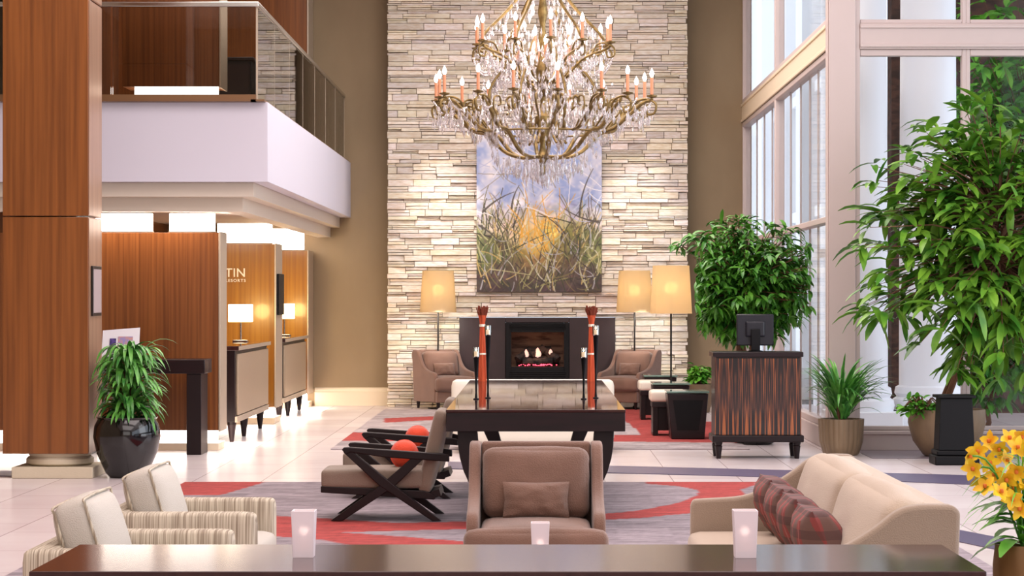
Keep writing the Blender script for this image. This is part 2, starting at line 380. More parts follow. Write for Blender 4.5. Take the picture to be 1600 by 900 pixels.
# ================================================================== ROOM SHELL
DW = 35.3          # depth of the plaster back wall
DS = 34.8          # depth of the stone chimney face
XR = 3.09          # plane of the side glazing
DF = 24.9          # depth of the glazing that faces the camera
XL = -9.0
CH = 7.6
struct(MB().box(XL-.2, 9.2, -4, DW+.4, -.15, 0).build('floor', M['floor'], origin=(0,0,0)))
struct(MB().box(XL-.2, 9.2, -4, DW+.4, CH, CH+.15).build('ceiling', M['ceiling']))
mb = MB().box(XL-.2, Xp(700, DW), DW, DW+.2, 0, CH).box(Xp(975, DW), XR+.12, DW, DW+.2, 0, CH).box(Xp(700, DW), Xp(975, DW), DW, DW+.2, 1.5, CH)
struct(mb.build('wall_back', M['beige']))
struct(MB().box(XL-.2, XL, -4, DW, 0, CH).build('wall_left', M['beige']))
struct(MB().box(XL-.2, 9.2, -4.2, -4, 0, CH).build('wall_front', M['beige']))
# right wall: low wall and lintel with a long opening between (daylight)
mb = MB().box(9.0, 9.2, -4, DF, 0, .5).box(9.0, 9.2, -4, DF, 6.6, CH)
for y in (-4, 3, 10, 17, 24.7): mb.box(9.0, 9.2, y, y+.2, .5, 6.6)
struct(mb.build('wall_right', M['white']))
# baseboard of the back wall, stepped profile
def baseb(x0, x1):
    prof = [(DW, 0), (DW-.05, 0), (DW-.05, .20), (DW-.035, .215), (DW-.035, .235), (DW-.02, .26), (DW, .27)]
    return struct(MB().prism(prof, 'x', x0, x1).build('baseboard_back', M['cream_trim']))
baseb(-3.3, Xp(607, DS)-.0); baseb(Xp(1073, DS), XR)
# thin dark bluish-grey bands laid on the floor
mdark = mat('dark_floor_band', (88, 80, 108), .35)
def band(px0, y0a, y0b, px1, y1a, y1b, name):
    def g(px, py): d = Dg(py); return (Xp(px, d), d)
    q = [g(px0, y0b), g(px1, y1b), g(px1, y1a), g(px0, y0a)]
    struct(MB().add([(a, b, .002) for a, b in q]+[(a, b, .006) for a, b in q], [(3,2,1,0),(4,5,6,7),(0,1,5,4),(1,2,6,5),(2,3,7,6),(3,0,4,7)]).build(name, mdark))
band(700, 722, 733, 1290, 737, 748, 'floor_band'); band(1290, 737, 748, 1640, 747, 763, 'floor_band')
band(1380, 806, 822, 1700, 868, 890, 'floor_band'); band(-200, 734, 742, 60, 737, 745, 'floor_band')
dk = mat('garden_tile_dark', (128, 116, 124), .35)
struct(MB().box(3.35, 8.9, DF-1.3, DF-.02, .001, .005).build('floor_border', dk))

# ---- stone chimney: individual ledger stones
SX0, SX1 = Xp(607, DS), Xp(1073, DS)
FX0, FX1 = Xp(718, DS), Xp(961, DS); FZ = Zp(496, DS)
mb = MB(); rr = random.Random(3)
def stones(x0, x1, z0, z1, face):
    z = z0
    while z < z1-.005:
        h = min(rr.choice((.055, .07, .085, .10)), z1-z); x = x0 - rr.random()*.3
        while x < x1:
            l = rr.uniform(.22, .62); a, b = max(x, x0), min(x+l, x1); x += l
            if b-a < .02: continue
            sub = [(z, z+h)] if rr.random() < .6 else [(z, z+h*.48), (z+h*.5, z+h)]
            for (p, q) in sub:
                t = rr.choice((208, 220, 226, 230, 236, 240)) + rr.uniform(-6, 6)
                col = lin(t, t*(.95+.02*rr.random()), t*(.87+.08*rr.random()))
                e = rr.uniform(0, .052); g = .003
                ov0 = rr.uniform(0, .02) if a <= x0+1e-6 else -g; ov1 = rr.uniform(0, .02) if b >= x1-1e-6 else -g
                A, B, P0, P1 = a-ov0, b+ov1, p+g, q-g; y0, y1 = face-e, face+.06; c = .004
                tl = rr.uniform(-.012, .012)
                vs = [(A,y1,P0),(B,y1,P0),(B,y1,P1),(A,y1,P1),(A,y0+c+tl,P0),(B,y0+c-tl,P0),(B,y0+c-tl,P1),(A,y0+c+tl,P1),(A+c,y0+tl,P0+c),(B-c,y0-tl,P0+c),(B-c,y0-tl+rr.uniform(-.006,.006),P1-c),(A+c,y0+tl+rr.uniform(-.006,.006),P1-c)]
                mb.add(vs, [(8,9,10,11),(4,5,9,8),(5,6,10,9),(6,7,11,10),(7,4,8,11),(0,1,5,4),(1,2,6,5),(2,3,7,6),(3,0,4,7)], col)
        z += h
stones(SX0, FX0-.01, 0, FZ, DS); stones(FX1+.01, SX1, 0, FZ, DS); stones(SX0, SX1, FZ+.005, CH-.02, DS)
dkc = lin(120, 105, 85)
mb.box(SX0+.02, FX0-.01, DS+.05, DW-.005, 0, FZ, dkc).box(FX1+.01, SX1-.02, DS+.05, DW-.005, 0, FZ, dkc).box(SX0+.02, SX1-.02, DS+.05, DW-.005, FZ+.005, CH-.01, dkc)
struct(mb.build('wall_chimney', M['stone']))

# ---- fireplace
fp = thing('fireplace', 'dark panelled fireplace with a lit gas fire set in the stone wall', 'fireplace', (0, DS, 0))
bx0, bx1, bz0, bz1 = Xp(790, DS), Xp(889, DS), Zp(594, DS), Zp(504, DS)
mb = MB(); y0, y1 = DS-.09, DS+.06
mb.box(FX0, bx0-.001, y0, y1, 0, FZ).box(bx1+.001, FX1, y0, y1, 0, FZ).box(bx0, bx1, y0, y1, bz1+.001, FZ).box(bx0, bx1, y0, y1, 0, bz0-.001)
mb.build('surround', M['firepanel'], fp, bevel=.006)
ox0, ox1, oz0, oz1 = Xp(799, DS), Xp(881, DS), Zp(573, DS), Zp(519, DS)
mb = MB(); y0 = DS-.12
mb.box(bx0, ox0, y0, DS+.02, bz0, bz1).box(ox1, bx1, y0, DS+.02, bz0, bz1).box(ox0, ox1, y0, DS+.02, oz1, bz1).box(ox0, ox1, y0, DS+.02, bz0, oz0)
for i in range(5): mb.box(ox0-.03, ox1+.03, y0-.012, y0, oz1+.04+i*.018, oz1+.048+i*.018)
for i in range(4): mb.box(ox0-.03, ox1+.03, y0-.012, y0, bz0+.03+i*.028, bz0+.045+i*.028)
mb.build('firebox_frame', M['blacksatin'], fp, bevel=.005)
fb = mat('firebrick', (150, 116, 96), .85, var=((3,3,18), (88,64,54), .45, .62))
mb = MB().box(ox0-.02, ox0, DS+.02, DS+.42, oz0, oz1).box(ox1, ox1+.02, DS+.02, DS+.42, oz0, oz1).box(ox0-.02, ox1+.02, DS+.42, DS+.44, oz0, oz1).box(ox0-.02, ox1+.02, DS+.02, DS+.42, oz1, oz1+.02).box(ox0-.02, ox1+.02, DS+.0, DS+.42, oz0-.02, oz0)
mb.build('firebox_lining', fb, fp)
for (ax, ay, az, bx_, by, bz, r) in ((-.32,.24,.07,.32,.22,.09,.07), (-.30,.10,.10,-.12,.26,.24,.055), (.30,.10,.10,.10,.26,.24,.055), (-.22,.09,.07,.22,.10,.08,.05), (-.10,.14,.16,.08,.24,.27,.05), (-.2,.2,.22,.2,.22,.25,.045)):
    a, b = Vector((ax+.02, DS+ay, oz0+az)), Vector((bx_+.02, DS+by, oz0+bz))
    MB().tube([a.lerp(b, t)+Vector((0,0,.008*math.sin(t*9))) for t in [i/6 for i in range(7)]], [r*(1+.12*math.sin(i*2.3)) for i in range(7)], 9).build('log', M['log'], fp)
for (x, h, r) in ((-.17, .13, .042), (.0, .15, .055), (.19, .13, .042)):
    MB().lathe([(0, 0), (r*.8, h*.12), (r, h*.35), (r*.8, h*.6), (r*.4, h*.85), (0, h)], (x+.02, DS+.17, oz0+.13), 10).build('flame', M['fireflame'], fp)
mb = MB()
for i in range(40): mb.soft((rr.choice((rr.uniform(-.28, .32), rr.uniform(-.05, .12))), DS+.05+rr.random()*.06, oz0+.015+rr.random()*.02), (.02, .02, .016), .006, n=2)
mb.build('glowing_embers', M['ember'], fp)['kind'] = 'stuff'
point('fire_light', (.02, DS+.08, oz0+.2), 1.2, (1, .5, .3), .1)

# ---- painting
px0, px1, pz0, pz1 = Xp(745, DS), Xp(940, DS), Zp(456, DS), Zp(197, DS)
W_, H_ = 300, 400
rs = np.random.RandomState(5)
img = np.zeros((H_, W_, 3)); yy, xx = np.mgrid[0:H_, 0:W_]; v = yy/H_; u = xx/W_      # v = 0 at the top
def lerp(a, b, t): return a + (b-a)*t
def vn(sc_, seed):
    g = np.random.RandomState(seed).rand(80, 80); X = xx/sc_; Y = yy/sc_; i = X.astype(int) % 78; j = Y.astype(int) % 78; fx = X-X.astype(int); fy = Y-Y.astype(int)
    fx = fx*fx*(3-2*fx); fy = fy*fy*(3-2*fy)
    return (g[j, i]*(1-fx)+g[j, i+1]*fx)*(1-fy)+(g[j+1, i]*(1-fx)+g[j+1, i+1]*fx)*fy
cl = vn(34, 1)*.5+vn(15, 2)*.3+vn(7, 3)*.2
cl = np.clip((cl-.3)*2.2, 0, 1)
sky = np.array([150, 164, 208.])[None, None]*(1-cl[..., None]) + np.array([236, 228, 230.])[None, None]*cl[..., None]
sky = np.where((v < .45)[..., None], sky, lerp(sky, np.array([236, 214, 190.]), np.clip((v-.45)/.2, 0, 1)[..., None]))
grass = np.array([108, 112, 70.])*(.7+.6*vn(9, 4)[..., None]) ; dark = np.array([86, 72, 64.])*(.7+.6*vn(6, 6)[..., None])
hor = .62+.05*np.sin(u*7)+.16*np.exp(-((u-.5)/.2)**2) - .03*vn(20, 8)
k = np.clip((v-hor)/.04+.5, 0, 1)[..., None]; img = sky*(1-k)+grass*k
k = np.clip((v-.84-.07*np.sin(u*5+2)+.02)/.05+.5, 0, 1)[..., None]; img = img*(1-k)+dark*k
g = np.exp(-(((u-.50)/.19)**2+((v-.70)/.15)**2))[..., None]; img = img*(1-g*.85)+np.array([232, 180, 84.])*g*.85
dk2 = np.clip((v-.86)/.14, 0, 1)[..., None]*(.5+.5*vn(14, 12)[..., None]); img = img*(1-dk2)+np.array([70, 56, 54.])*dk2
g = np.exp(-(((u-.60)/.07)**2+((v-.62)/.05)**2))[..., None]; img = img*(1-g)+np.array([255, 226, 110.])*g
dab = np.random.RandomState(9)
for i in range(900):
    x, y = dab.rand()*W_, H_*(.45+.55*dab.rand()); a, b = 3+dab.rand()*12, 1.5+dab.rand()*5; th = dab.normal()*.7
    X_ = (xx-x)*math.cos(th)+(yy-y)*math.sin(th); Y_ = -(xx-x)*math.sin(th)+(yy-y)*math.cos(th)
    x0_, x1_, y0_, y1_ = int(max(0, x-16)), int(min(W_, x+16)), int(max(0, y-16)), int(min(H_, y+16))
    if x1_ <= x0_ or y1_ <= y0_: continue
    k = np.exp(-(X_[y0_:y1_, x0_:x1_]/a)**2-(Y_[y0_:y1_, x0_:x1_]/b)**2)[..., None]*.5
    c0 = img[min(int(y), H_-1), min(int(x), W_-1)]; c1 = c0*(.72+.5*dab.rand())+dab.normal(size=3)*6
    img[y0_:y1_, x0_:x1_] = img[y0_:y1_, x0_:x1_]*(1-k)+c1*k
def stroke(x0, y0, x1, y1, bend, wd, col):
    n = int(max(abs(x1-x0), abs(y1-y0))*2)+4
    for t in np.linspace(0, 1, n):
        cx_ = (x0+x1)/2+bend*(y1-y0)*.5; cy_ = (y0+y1)/2-bend*(x1-x0)*.5
        x = (1-t)**2*x0+2*t*(1-t)*cx_+t*t*x1; y = (1-t)**2*y0+2*t*(1-t)*cy_+t*t*y1
        r = max(.5, wd*(1-t*.8)); a, b, c_, d_ = int(x-r), int(x+r)+1, int(y-r), int(y+r)+1
        if b <= 0 or d_ <= 0: continue
        s_ = img[max(c_, 0):d_, max(a, 0):b]
        if s_.size: s_[:] = s_*.64+np.array(col)*.36
pal_l = [(206,200,180), (184,178,130), (150,146,90), (196,168,104), (168,166,170)]; pal_d = [(62,52,50), (84,78,54), (108,92,80), (56,60,44), (120,110,70)]
for i in range(330):
    x = rs.rand()*W_; y = H_*(.58+.45*rs.rand()); L_ = H_*(.07+.2*rs.rand()); a = rs.normal()*.6
    if abs(x/W_-.5) < .16 and y/H_ < .8: c = pal_l[rs.randint(5)] if rs.rand() < .5 else (224, 164, 60)
    elif rs.rand() < .42: c = pal_l[rs.randint(5)]
    else: c = pal_d[rs.randint(5)]
    stroke(x, y, x+math.sin(a)*L_, y-math.cos(a)*L_, rs.normal()*.5, .5+rs.rand()*.7, c)
for i in range(70):
    x = rs.rand()*W_; y = H_*(.1+.45*rs.rand()); L_ = H_*(.1+.16*rs.rand()); a = rs.normal()*1.4
    stroke(x, y, x+math.sin(a)*L_, y-math.cos(a)*L_, rs.normal()*.4, .5+rs.rand()*.5, [(200,200,216), (236,232,236), (150,140,130), (176,180,210)][rs.randint(4)])
for (a, b, c, d) in ((.82,.55,.93,.26), (.05,.52,.30,.40), (.28,.50,.34,.36), (.98,.58,.70,.50), (.02,.60,.2,.72)): stroke(a*W_, b*H_, c*W_, d*H_, .25, 1.8, (84,76,70))
img = np.clip(img, 0, 255)/255; imgl = np.where(img <= .04045, img/12.92, ((img+.055)/1.055)**2.4)
pt = thing('landscape_painting', 'tall unframed painting of a sunrise over tangled grasses above the fireplace', 'painting', ((px0+px1)/2, DS-.06, pz0))
MB().box(px0, px1, DS-.105, DS-.055, pz0, pz1).build('stretcher', M['paper'], pt)
mb = MB(); vs = []; cs = []
for j in range(H_):
    for i in range(W_):
        vs.append((px0+(px1-px0)*i/(W_-1), DS-.108, pz1-(pz1-pz0)*j/(H_-1))); cs.append(tuple(imgl[j, i]))
mb.v = vs; mb.c = cs; mb.f = [(j*W_+i, (j+1)*W_+i, (j+1)*W_+i+1, j*W_+i+1) for j in range(H_-1) for i in range(W_-1)]
mb.build('canvas', M['paint'], pt)

# ---- side glazing (X = XR) and glazing facing the camera (Y = DF)
zb0, zb1 = Zp(77, DF), Zp(37, DF)             # beam between window tiers
zt0, zt1 = Zp(347, DF), Zp(337, DF)           # lower transom
mid = 30.5
def window(name, frame_boxes, pane_boxes):
    o = struct(MB()); return o
def win(name, frames, panes):
    mb = MB()
    for f in frames: mb.box(*f)
    o = struct(mb.build(name, M['frame'], bevel=.008))
    mb = MB()
    for p in panes: mb.box(*p)
    g = mb.build('pane', M['winglass'], o); return o
x0, x1 = XR, XR+.10
def sidewin(name, a, b, z0, z1, tr=None, mun=()):
    t = .07; fr = [(x0-.02, x1, a, a+t, z0, z1), (x0-.02, x1, b-t, b, z0, z1), (x0-.02, x1, a+t, b-t, z0, z0+t), (x0-.02, x1, a+t, b-t, z1-t, z1)]
    if tr: fr.append((x0-.02, x1, a+t, b-t, tr[0], tr[1]))
    for y in mun: fr.append((x0+.05, x0+.075, y, y+.025, z0+t, z1-t))
    win(name, fr, [(x0+.03, x0+.05, a+t, b-t, z0+t, z1-t)])
sidewin('window_1', DF+.12, mid, .22, zb0, (zt0, zt1), (25.5, 26.45, 27.25, 28.2, 29.3)); sidewin('window_2', mid, DW, .22, zb0, (zt0, zt1), (31.6, 32.7, 33.8))
sidewin('window_3', DF+.12, mid, zb1, CH-.3); sidewin('window_4', mid, DW, zb1, CH-.3)
struct(MB().box(XR-.03, XR+.14, DF+.12, DW, zb0, zb1).box(XR-.045, XR, DF+.12, DW, zb0-.0, zb0+.04).box(XR-.045, XR, DF+.12, DW, zb1-.04, zb1).build('beam_side', M['cream_trim'], bevel=.006))
struct(MB().box(XR-.04, XR+.14, DF+.12, DW, 0, .22).build('baseboard_side', M['frame'], bevel=.01))
# corner column
cx0, cx1 = XR, Xp(1336, DF)
struct(MB().box(cx0-.02, cx1, DF-.06, DF+.14, 0, CH).box(cx1, cx1+.05, DF-.02, DF+.14, 0, CH).box(cx0-.035, cx0-.02, DF-.03, DF+.12, 0, CH).build('column_corner', M['frame'], bevel=.01))
wx = [Xp(1344, DF), Xp(1503, DF), Xp(1516, DF), Xp(1675, DF), Xp(1688, DF), Xp(1850, DF), 8.9]
def frontwin(name, a, b, z0, z1):
    t = .045; win(name, [(a-t, a, DF, DF+.1, z0, z1), (b, b+t, DF, DF+.1, z0, z1), (a, b, DF, DF+.1, z0, z0+t), (a, b, DF, DF+.1, z1-.07, z1)], [(a, b, DF+.04, DF+.06, z0+t, z1-.07)])
for i, (a, b) in enumerate(((wx[0], wx[1]), (wx[2], wx[3]), (wx[4], wx[5]))):
    frontwin('window_%d' % (5+i), a, b, .21, zb0); frontwin('window_%d' % (8+i), a, b, zb1, CH-.3)
struct(MB().box(cx1+.05, 9.0, DF-.03, DF+.12, zb0, zb1).box(cx1+.05, 9.0, DF-.05, DF, zb0+.02, zb0+.05).box(cx1+.05, 9.0, DF-.05, DF, zb1-.05, zb1-.02).build('beam_front', M['frame'], bevel=.004))
struct(MB().box(cx1, 9.0, DF-.06, DF+.14, 0, .21).box(cx1, 9.0, DF-.09, DF, .17, .21).build('baseboard_front', M['frame'], bevel=.008))
struct(MB().box(XR, 9.0, DF-.02, DF+.14, CH-.3, CH).box(XR-.02, XR+.14, DF, DW, CH-.3, CH).build('trim_head', M['frame']))

# ---- garden beyond the glass
struct(MB().box(XR+.2, 16, DF+.16, 60, -.12, -.02).build('ground_garden', M['gravel']))
struct(MB().box(4.95, 16, 33.0, 33.4, -.1, 9).build('wall_garden', M['brick']))
def ext_col(x, y, r, lab):
    t = thing('garden_column', lab, 'column', (x, y, -.02), 'round white columns in the garden')
    MB().lathe([(r, .62), (r*.98, 3), (r*.9, 8.2)], (x, y, -.02), 40).build('shaft', M['outwhite'], t)
    MB().lathe([(r*1.22, .34), (r*1.26, .40), (r*1.22, .46), (r*1.08, .49), (r*1.16, .53), (r*1.12, .60), (r, .62)], (x, y, -.02), 40).build('base_ring', M['outwhite'], t)
    MB().box(x-r*1.4, x+r*1.4, y-r*1.4, y+r*1.4, -.02, .32).build('plinth', M['outwhite'], t, bevel=.01)
ext_col(Xp(1347, 27), 27, 40*27/F, 'round white garden column seen just right of the corner post')
ext_col(Xp(1450, 27.3), 27.3, 45*27.3/F, 'wider round white garden column behind the broad-leaved tree')
# white wing with piers seen through the side glazing
mb = MB()
mb.box(4.6, 4.9, 34, 60, -.1, 9)
for y in [34.5+i*3.4 for i in range(8)]: mb.box(4.25, 4.6, y, y+.9, -.1, 9).box(4.1, 4.6, y-.05, y+.95, 2.2, 2.32).box(4.15, 4.6, y-.1, y+1.0, -.1, .5)
for z in (2.9, 4.9): mb.box(4.45, 4.6, 34, 60, z, z+.18)
struct(mb.build('wall_white_wing', M['outwhite'], bevel=.01))
mb = MB()
for y in [34.9+1.2+i*3.4 for i in range(7)]: mb.box(4.57, 4.62, y, y+1.3, .9, 2.6).box(4.57, 4.62, y, y+1.3, 3.4, 4.8)
struct(mb.build('window_white_wing', mat('dark_window_glass', (120, 130, 150), .1)))

# ================================================================== MEZZANINE & RECEPTION (left)
mfas = mat('fascia_paint', (212, 209, 222), .6)
xf, df = -2.767, 24.4; zf0, zf1 = 2.80, 3.62
XW = XL+.01
struct(MB().box(XW, xf, df, df+.16, zf0, zf1).box(xf-.16, xf, df+.16, DW, zf0, zf1).build('trim_fascia', mfas, bevel=.004))
s1 = mat('soffit_paint', (216, 204, 188), .6)
struct(MB().box(XW, -2.93, df+.16, df+.36, 2.652, zf0).box(-3.13, -2.93, df+.36, DW, 2.652, zf0)
       .box(XW, -3.067, df+.36, df+.56, 2.506, 2.70).box(-3.267, -3.067, df+.56, DW, 2.506, 2.70).box(XW, -2.93, df+.14, DW, zf0, zf0+.02).build('trim_soffit', s1, bevel=.004))
struct(MB().box(XW, -3.2, df+.5, DW, 2.70, 2.76).build('ceiling_reception', M['ceiling']))
struct(MB().box(XW, xf-.16, df+.16, DW, zf1-.3, zf1).build('floor_mezzanine', mat('mezzanine_carpet', (120, 90, 70), .9)))
struct(MB().box(XW, Xp(400, 24.3), 24.28, 24.42, zf1+.0, zf1+.07).box(-2.93, -2.79, 24.28, DW, zf1, zf1+.02).build('trim_mezzanine', mat('bronze_rail_shoe', (126, 92, 62), .4, metal=.3)))
# recessed luminous panels above reception
def light_box(lb, px0, px1, d, z0, z1):
    t = thing('cove_light_box', lb, 'ceiling light', ((Xp(px0, d)+Xp(px1, d))/2, d+.05, z0), 'glowing boxes above the reception partitions')
    MB().box(Xp(px0, d), Xp(px1, d), d, d+.12, z0+.01, z1).build('diffuser', M['glow'], t)
    MB().box(Xp(px0, d)-.01, Xp(px1, d)+.01, d-.01, d+.14, z0, z0+.01).build('tray', M['edge'], t)
light_box('leftmost glowing box above the walnut partition', 120, 236, 25.1, 2.302, 2.50)
light_box('glowing box above the right end of the walnut partition', 265, 334, 25.1, 2.302, 2.50)
light_box('glowing box above the lettered golden partition', 340, 424, 30.4, 2.302, 2.56)
light_box('glowing box above the farthest narrow partition', 426, 474, 34.7, 2.302, 2.62)
area('partition_fill', (-4.2, 24.72, 2.48), (1.6, .15), 16, (1, .84, .68))  # added area light to brighten the walnut partition, no fixture there
for d_, e_ in ((27.8, 50), (32.5, 50)): area('reception_fill', (-3.9, d_, 2.66), (.9, 2.2), e_, (1, .80, .60))  # hidden warm fill added above the counters
# partitions
def partition(xr, d0, d1, xl, zbase, ztop, lab, wm, grp):
    t = thing('wood_partition', lab, 'partition', ((xl+xr)/2, (d0+d1)/2, zbase), grp)
    MB().box(xl, xr-.02, d0, d1, zbase+.21, ztop).build('panel', wm, t, bevel=.004)
    MB().box(xr-.02, xr+.0, d0-.012, d1, zbase+.20, ztop+.01).build('edge_trim', M['edge'], t, bevel=.003)
    MB().box(xl+.1, xr-.08, d0+.16, d1-.1, zbase+.005, zbase+.21).build('recessed_base', M['glow'], t)
    MB().box(xl, xr-.02, d0+.0, d1, zbase, zbase+.075).build('plinth', M['cream_trim'], t, bevel=.004)
    return t
XPR = -3.32
partition(XPR, 24.9, 25.4, -6.6, 0, 2.29, 'tall walnut partition behind the potted strap-leaf plant', M['walnut'], 'reception partitions')
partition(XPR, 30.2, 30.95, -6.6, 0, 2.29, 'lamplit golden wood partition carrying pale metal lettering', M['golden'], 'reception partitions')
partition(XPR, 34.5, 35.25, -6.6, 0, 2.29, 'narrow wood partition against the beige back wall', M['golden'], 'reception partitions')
partition(XPR, 24.95, 25.45, -4.36, zf1, 7.0, 'dark wood partition on the balcony behind the glass', M['walnut'], 'balcony partitions')
partition(XPR, 34.5, 35.25, -5.2, zf1, 7.0, 'orange wood partition at the far end of the balcony', M['wood'], 'balcony partitions')
struct(MB().box(XW, -4.9, 25.2, 25.3, 0, 2.7).build('wall_reception_side', M['walnut']))
struct(MB().box(-5.6, -5.5, 25.4, DW, 0, 2.7).build('wall_reception_back', M['wood']))
# balcony back wall and cabinet
struct(MB().box(-5.6, -5.5, 25.5, DW, zf1, CH).box(-5.5, -3.75, 28.6, 28.7, zf1, CH).build('wall_mezzanine', M['walnut']))
t = thing('balcony_cabinet', 'low dark cabinet standing on the balcony behind the glass', 'cabinet', (-3.9, 27.7, zf1))
MB().box(-4.6, -3.3, 27.5, 27.95, zf1+.06, 4.36).build('body', M['blacksatin'], t, bevel=.006)
MB().box(-4.62, -3.28, 27.48, 27.97, 4.36, 4.40).build('top', M['espresso_v'], t, bevel=.006)
MB().box(-4.55, -3.35, 27.53, 27.93, zf1, zf1+.06).build('base', M['blacksatin'], t)
for i in range(3): MB().box(-4.57+i*.42, -4.57+i*.42+.40, 27.488, 27.5, zf1+.1, 4.32).build('door', M['espresso_v'], t)
# balustrade
bl = thing('glass_balustrade', 'clear glass balcony railing with a slim metal handrail', 'railing', (-3.5, 29, zf1))
zr = 4.61; xr_ = -2.87; dr = 24.3
MB().box(XW, xr_+.025, dr-.03, dr+.03, zr-.02, zr+.03).box(xr_-.025, xr_+.025, dr+.03, DW, zr-.02, zr+.03).build('handrail', M['chrome'], bl, bevel=.008)
n = 7; L_ = DW-dr
for i in range(n):
    a = dr+.04+i*(L_-.05)/n; MB().box(xr_-.008, xr_+.008, a, a+(L_-.05)/n-.02, zf1+.02, zr-.02).build('glass_panel', M['railglass'], bl)
xs = [xr_-.01, -4.36, -5.9, -7.4, XW]
for a, b in zip(xs, xs[1:]): MB().box(b+.015, a-.005, dr-.008, dr+.008, zf1+.07, zr-.02).build('glass_panel', M['railglass'], bl)
for i in range(n+1):
    a = dr+.03+i*(L_-.05)/n; MB().box(xr_-.010, xr_+.010, a-.010, a-.002, zf1+.02, zr-.02).build('joint_clip', M['edge'], bl)

# lettering on the second partition
def text(name, s, h, loc, parent, rot=(PI/2, 0, 0), mat_=None, align='RIGHT', ext=.004, spacing=1.0):
    c = bpy.data.curves.new(name, 'FONT'); c.body = s; c.size = h/.7; c.extrude = ext; c.align_x = align; c.space_character = spacing; c.offset = .001
    o = bpy.data.objects.new(name, c); C.objects.link(o); o.parent = parent; o.location = Vector(loc)-Vector(parent.location); o.rotation_euler = rot
    c.materials.append(mat_ or M['signmetal'])
    me = bpy.data.meshes.new_from_object(o); m2 = bpy.data.objects.new(name, me); C.objects.link(m2); m2.parent = parent; m2.location = o.location; m2.rotation_euler = rot
    bpy.data.objects.remove(o); return m2
sg = thing('wall_lettering', 'pale metal sign letters on the lamplit golden partition', 'sign', (Xp(370, 30.18), 30.18, Zp(440, 30.18)))
text('large_letters', 'WESTIN', 13.4*30.2/F, (Xp(384, 30.19), 30.185, Zp(432.5, 30.19)), sg, spacing=1.05)
text('small_letters', 'HOTELS & RESORTS', 4.6*30.2/F, (Xp(384, 30.19), 30.185, Zp(440.5, 30.19)), sg, spacing=1.3)
# wall plaque on side of partition 2
tag(MB().box(XPR+.002, XPR+.03, 30.28, 30.9, Zp(492, 30.5), Zp(428, 30.5)).build('wall_screen', M['blacksatin'], bevel=.006), 'black upright panel on the edge of the lettered partition', 'screen')

# reception counters
def counter(d0, d1, lab):
    t = thing('reception_counter', lab, 'counter', (XPR-.35, (d0+d1)/2, 0), 'reception counters')
    xa, xb = XPR-.70, XPR+.0
    MB().box(xa, xb-.015, d0, d1, .23, 1.02).build('body', M['espresso_v'], t, bevel=.005)
    MB().box(xb-.015, xb+.008, d0+.12, d1-.03, .30, .98).build('front_panel', M['counterface'], t, bevel=.004)
    MB().box(xb-.015, xb+.012, d0+.0, d1, .225, .29).build('lower_rail', M['edge'], t, bevel=.003)
    MB().box(xa-.02, xb+.03, d0-.02, d1+.02, 1.02, 1.07).build('countertop', M['tabletop'], t, bevel=.006)
    MB().box(xb+.0301, xb+.034, d0-.02, d1+.02, 1.025, 1.065).build('top_edge_trim', M['edge'], t)
    for y in (d0+.15, d0+1.25, d1-.25):
        for x in (xa+.08, xb-.07):
            MB().lathe([(.022, 0), (.05, .20), (.055, .23)], (x, y, 0), 10).build('leg', M['espresso_v'], t)
    return t
counter(26.2, 29.3, 'nearer reception counter with pale front panel and tapered dark legs')
counter(31.05, 34.1, 'farther reception counter with pale front panel near the back wall')
def desk_lamp(x, y, lab):
    t = thing('desk_lamp', lab, 'lamp', (x, y, 1.07), 'reception desk lamps'); z = 1.07
    MB().box(x-.09, x+.09, y-.09, y+.09, z, z+.02).build('base', M['chrome'], t, bevel=.005)
    MB().tube([(x, y, z+.02), (x, y, z+.24)], .011, 10).build('pole', M['chrome'], t)
    MB().box(x-.14, x+.14, y-.10, y+.10, z+.24, z+.455).build('lamp_shade', M['lampglow'], t, bevel=.006)
    point('desk_lamp_light', (x+.02, y+.3, z+.36), 20, (1, .74, .28), .10)
desk_lamp(Xp(376, 29.0), 29.0, 'lit desk lamp on the nearer reception counter')
desk_lamp(Xp(444, 33.4), 33.4, 'lit desk lamp on the farther reception counter')
for d, e_ in ((25.9, 14), (31.5, 14), (34.3, 16)): area('partition_underglow', (XPR-.05, d, .19), (.5, .9), e_, (1, .82, .68))

# dark desk
dd = 24.15; dx1 = Xp(320, dd)
t = thing('parsons_desk', 'dark espresso desk in front of the walnut partition', 'desk', (dx1-.7, dd+.26, 0))
MB().box(dx1-1.35, dx1, dd, dd+.52, .83, .975).build('top', M['espresso'], t, bevel=.006)
for x in (dx1-1.33, dx1-.19):
    MB().box(x, x+.15, dd+.02, dd+.50, 0, .83).build('leg', M['espresso_v'], t, bevel=.005)
# brochure display
bd = thing('brochure_display', 'white display board with small pictures on the dark desk', 'display', (Xp(188, 24.3), 24.35, .975))
bxa, bxb = Xp(158, 24.3), Xp(216, 24.3); zt_ = Zp(512, 24.3)
mb = MB(); mb.add([(bxa, 24.3, .978), (bxb, 24.3, .978), (bxb, 24.40, zt_), (bxa, 24.40, zt_-.03), (bxa, 24.32, .978), (bxb, 24.32, .978), (bxb, 24.42, zt_), (bxa, 24.42, zt_-.03)], [(0,1,2,3),(7,6,5,4),(0,4,5,1),(1,5,6,2),(2,6,7,3),(3,7,4,0)])
mb.build('board', M['paper'], bd)
def bpic(a, b, c, d, m):
    f = lambda px, py: ((px-CX)*24.3/F, 24.296+.1*(Zp(py, 24.3)-.978)/(zt_-.978), Zp(py, 24.3))
    MB().add([f(a, d), f(b, d), f(b, c), f(a, c)], [(0,1,2,3)]).build('picture', m, bd)
bpic(170, 180, 529, 556, mat('picture_violet', (90, 70, 140), .4, var=((30,30,30), (40,40,90), .4, .6)))
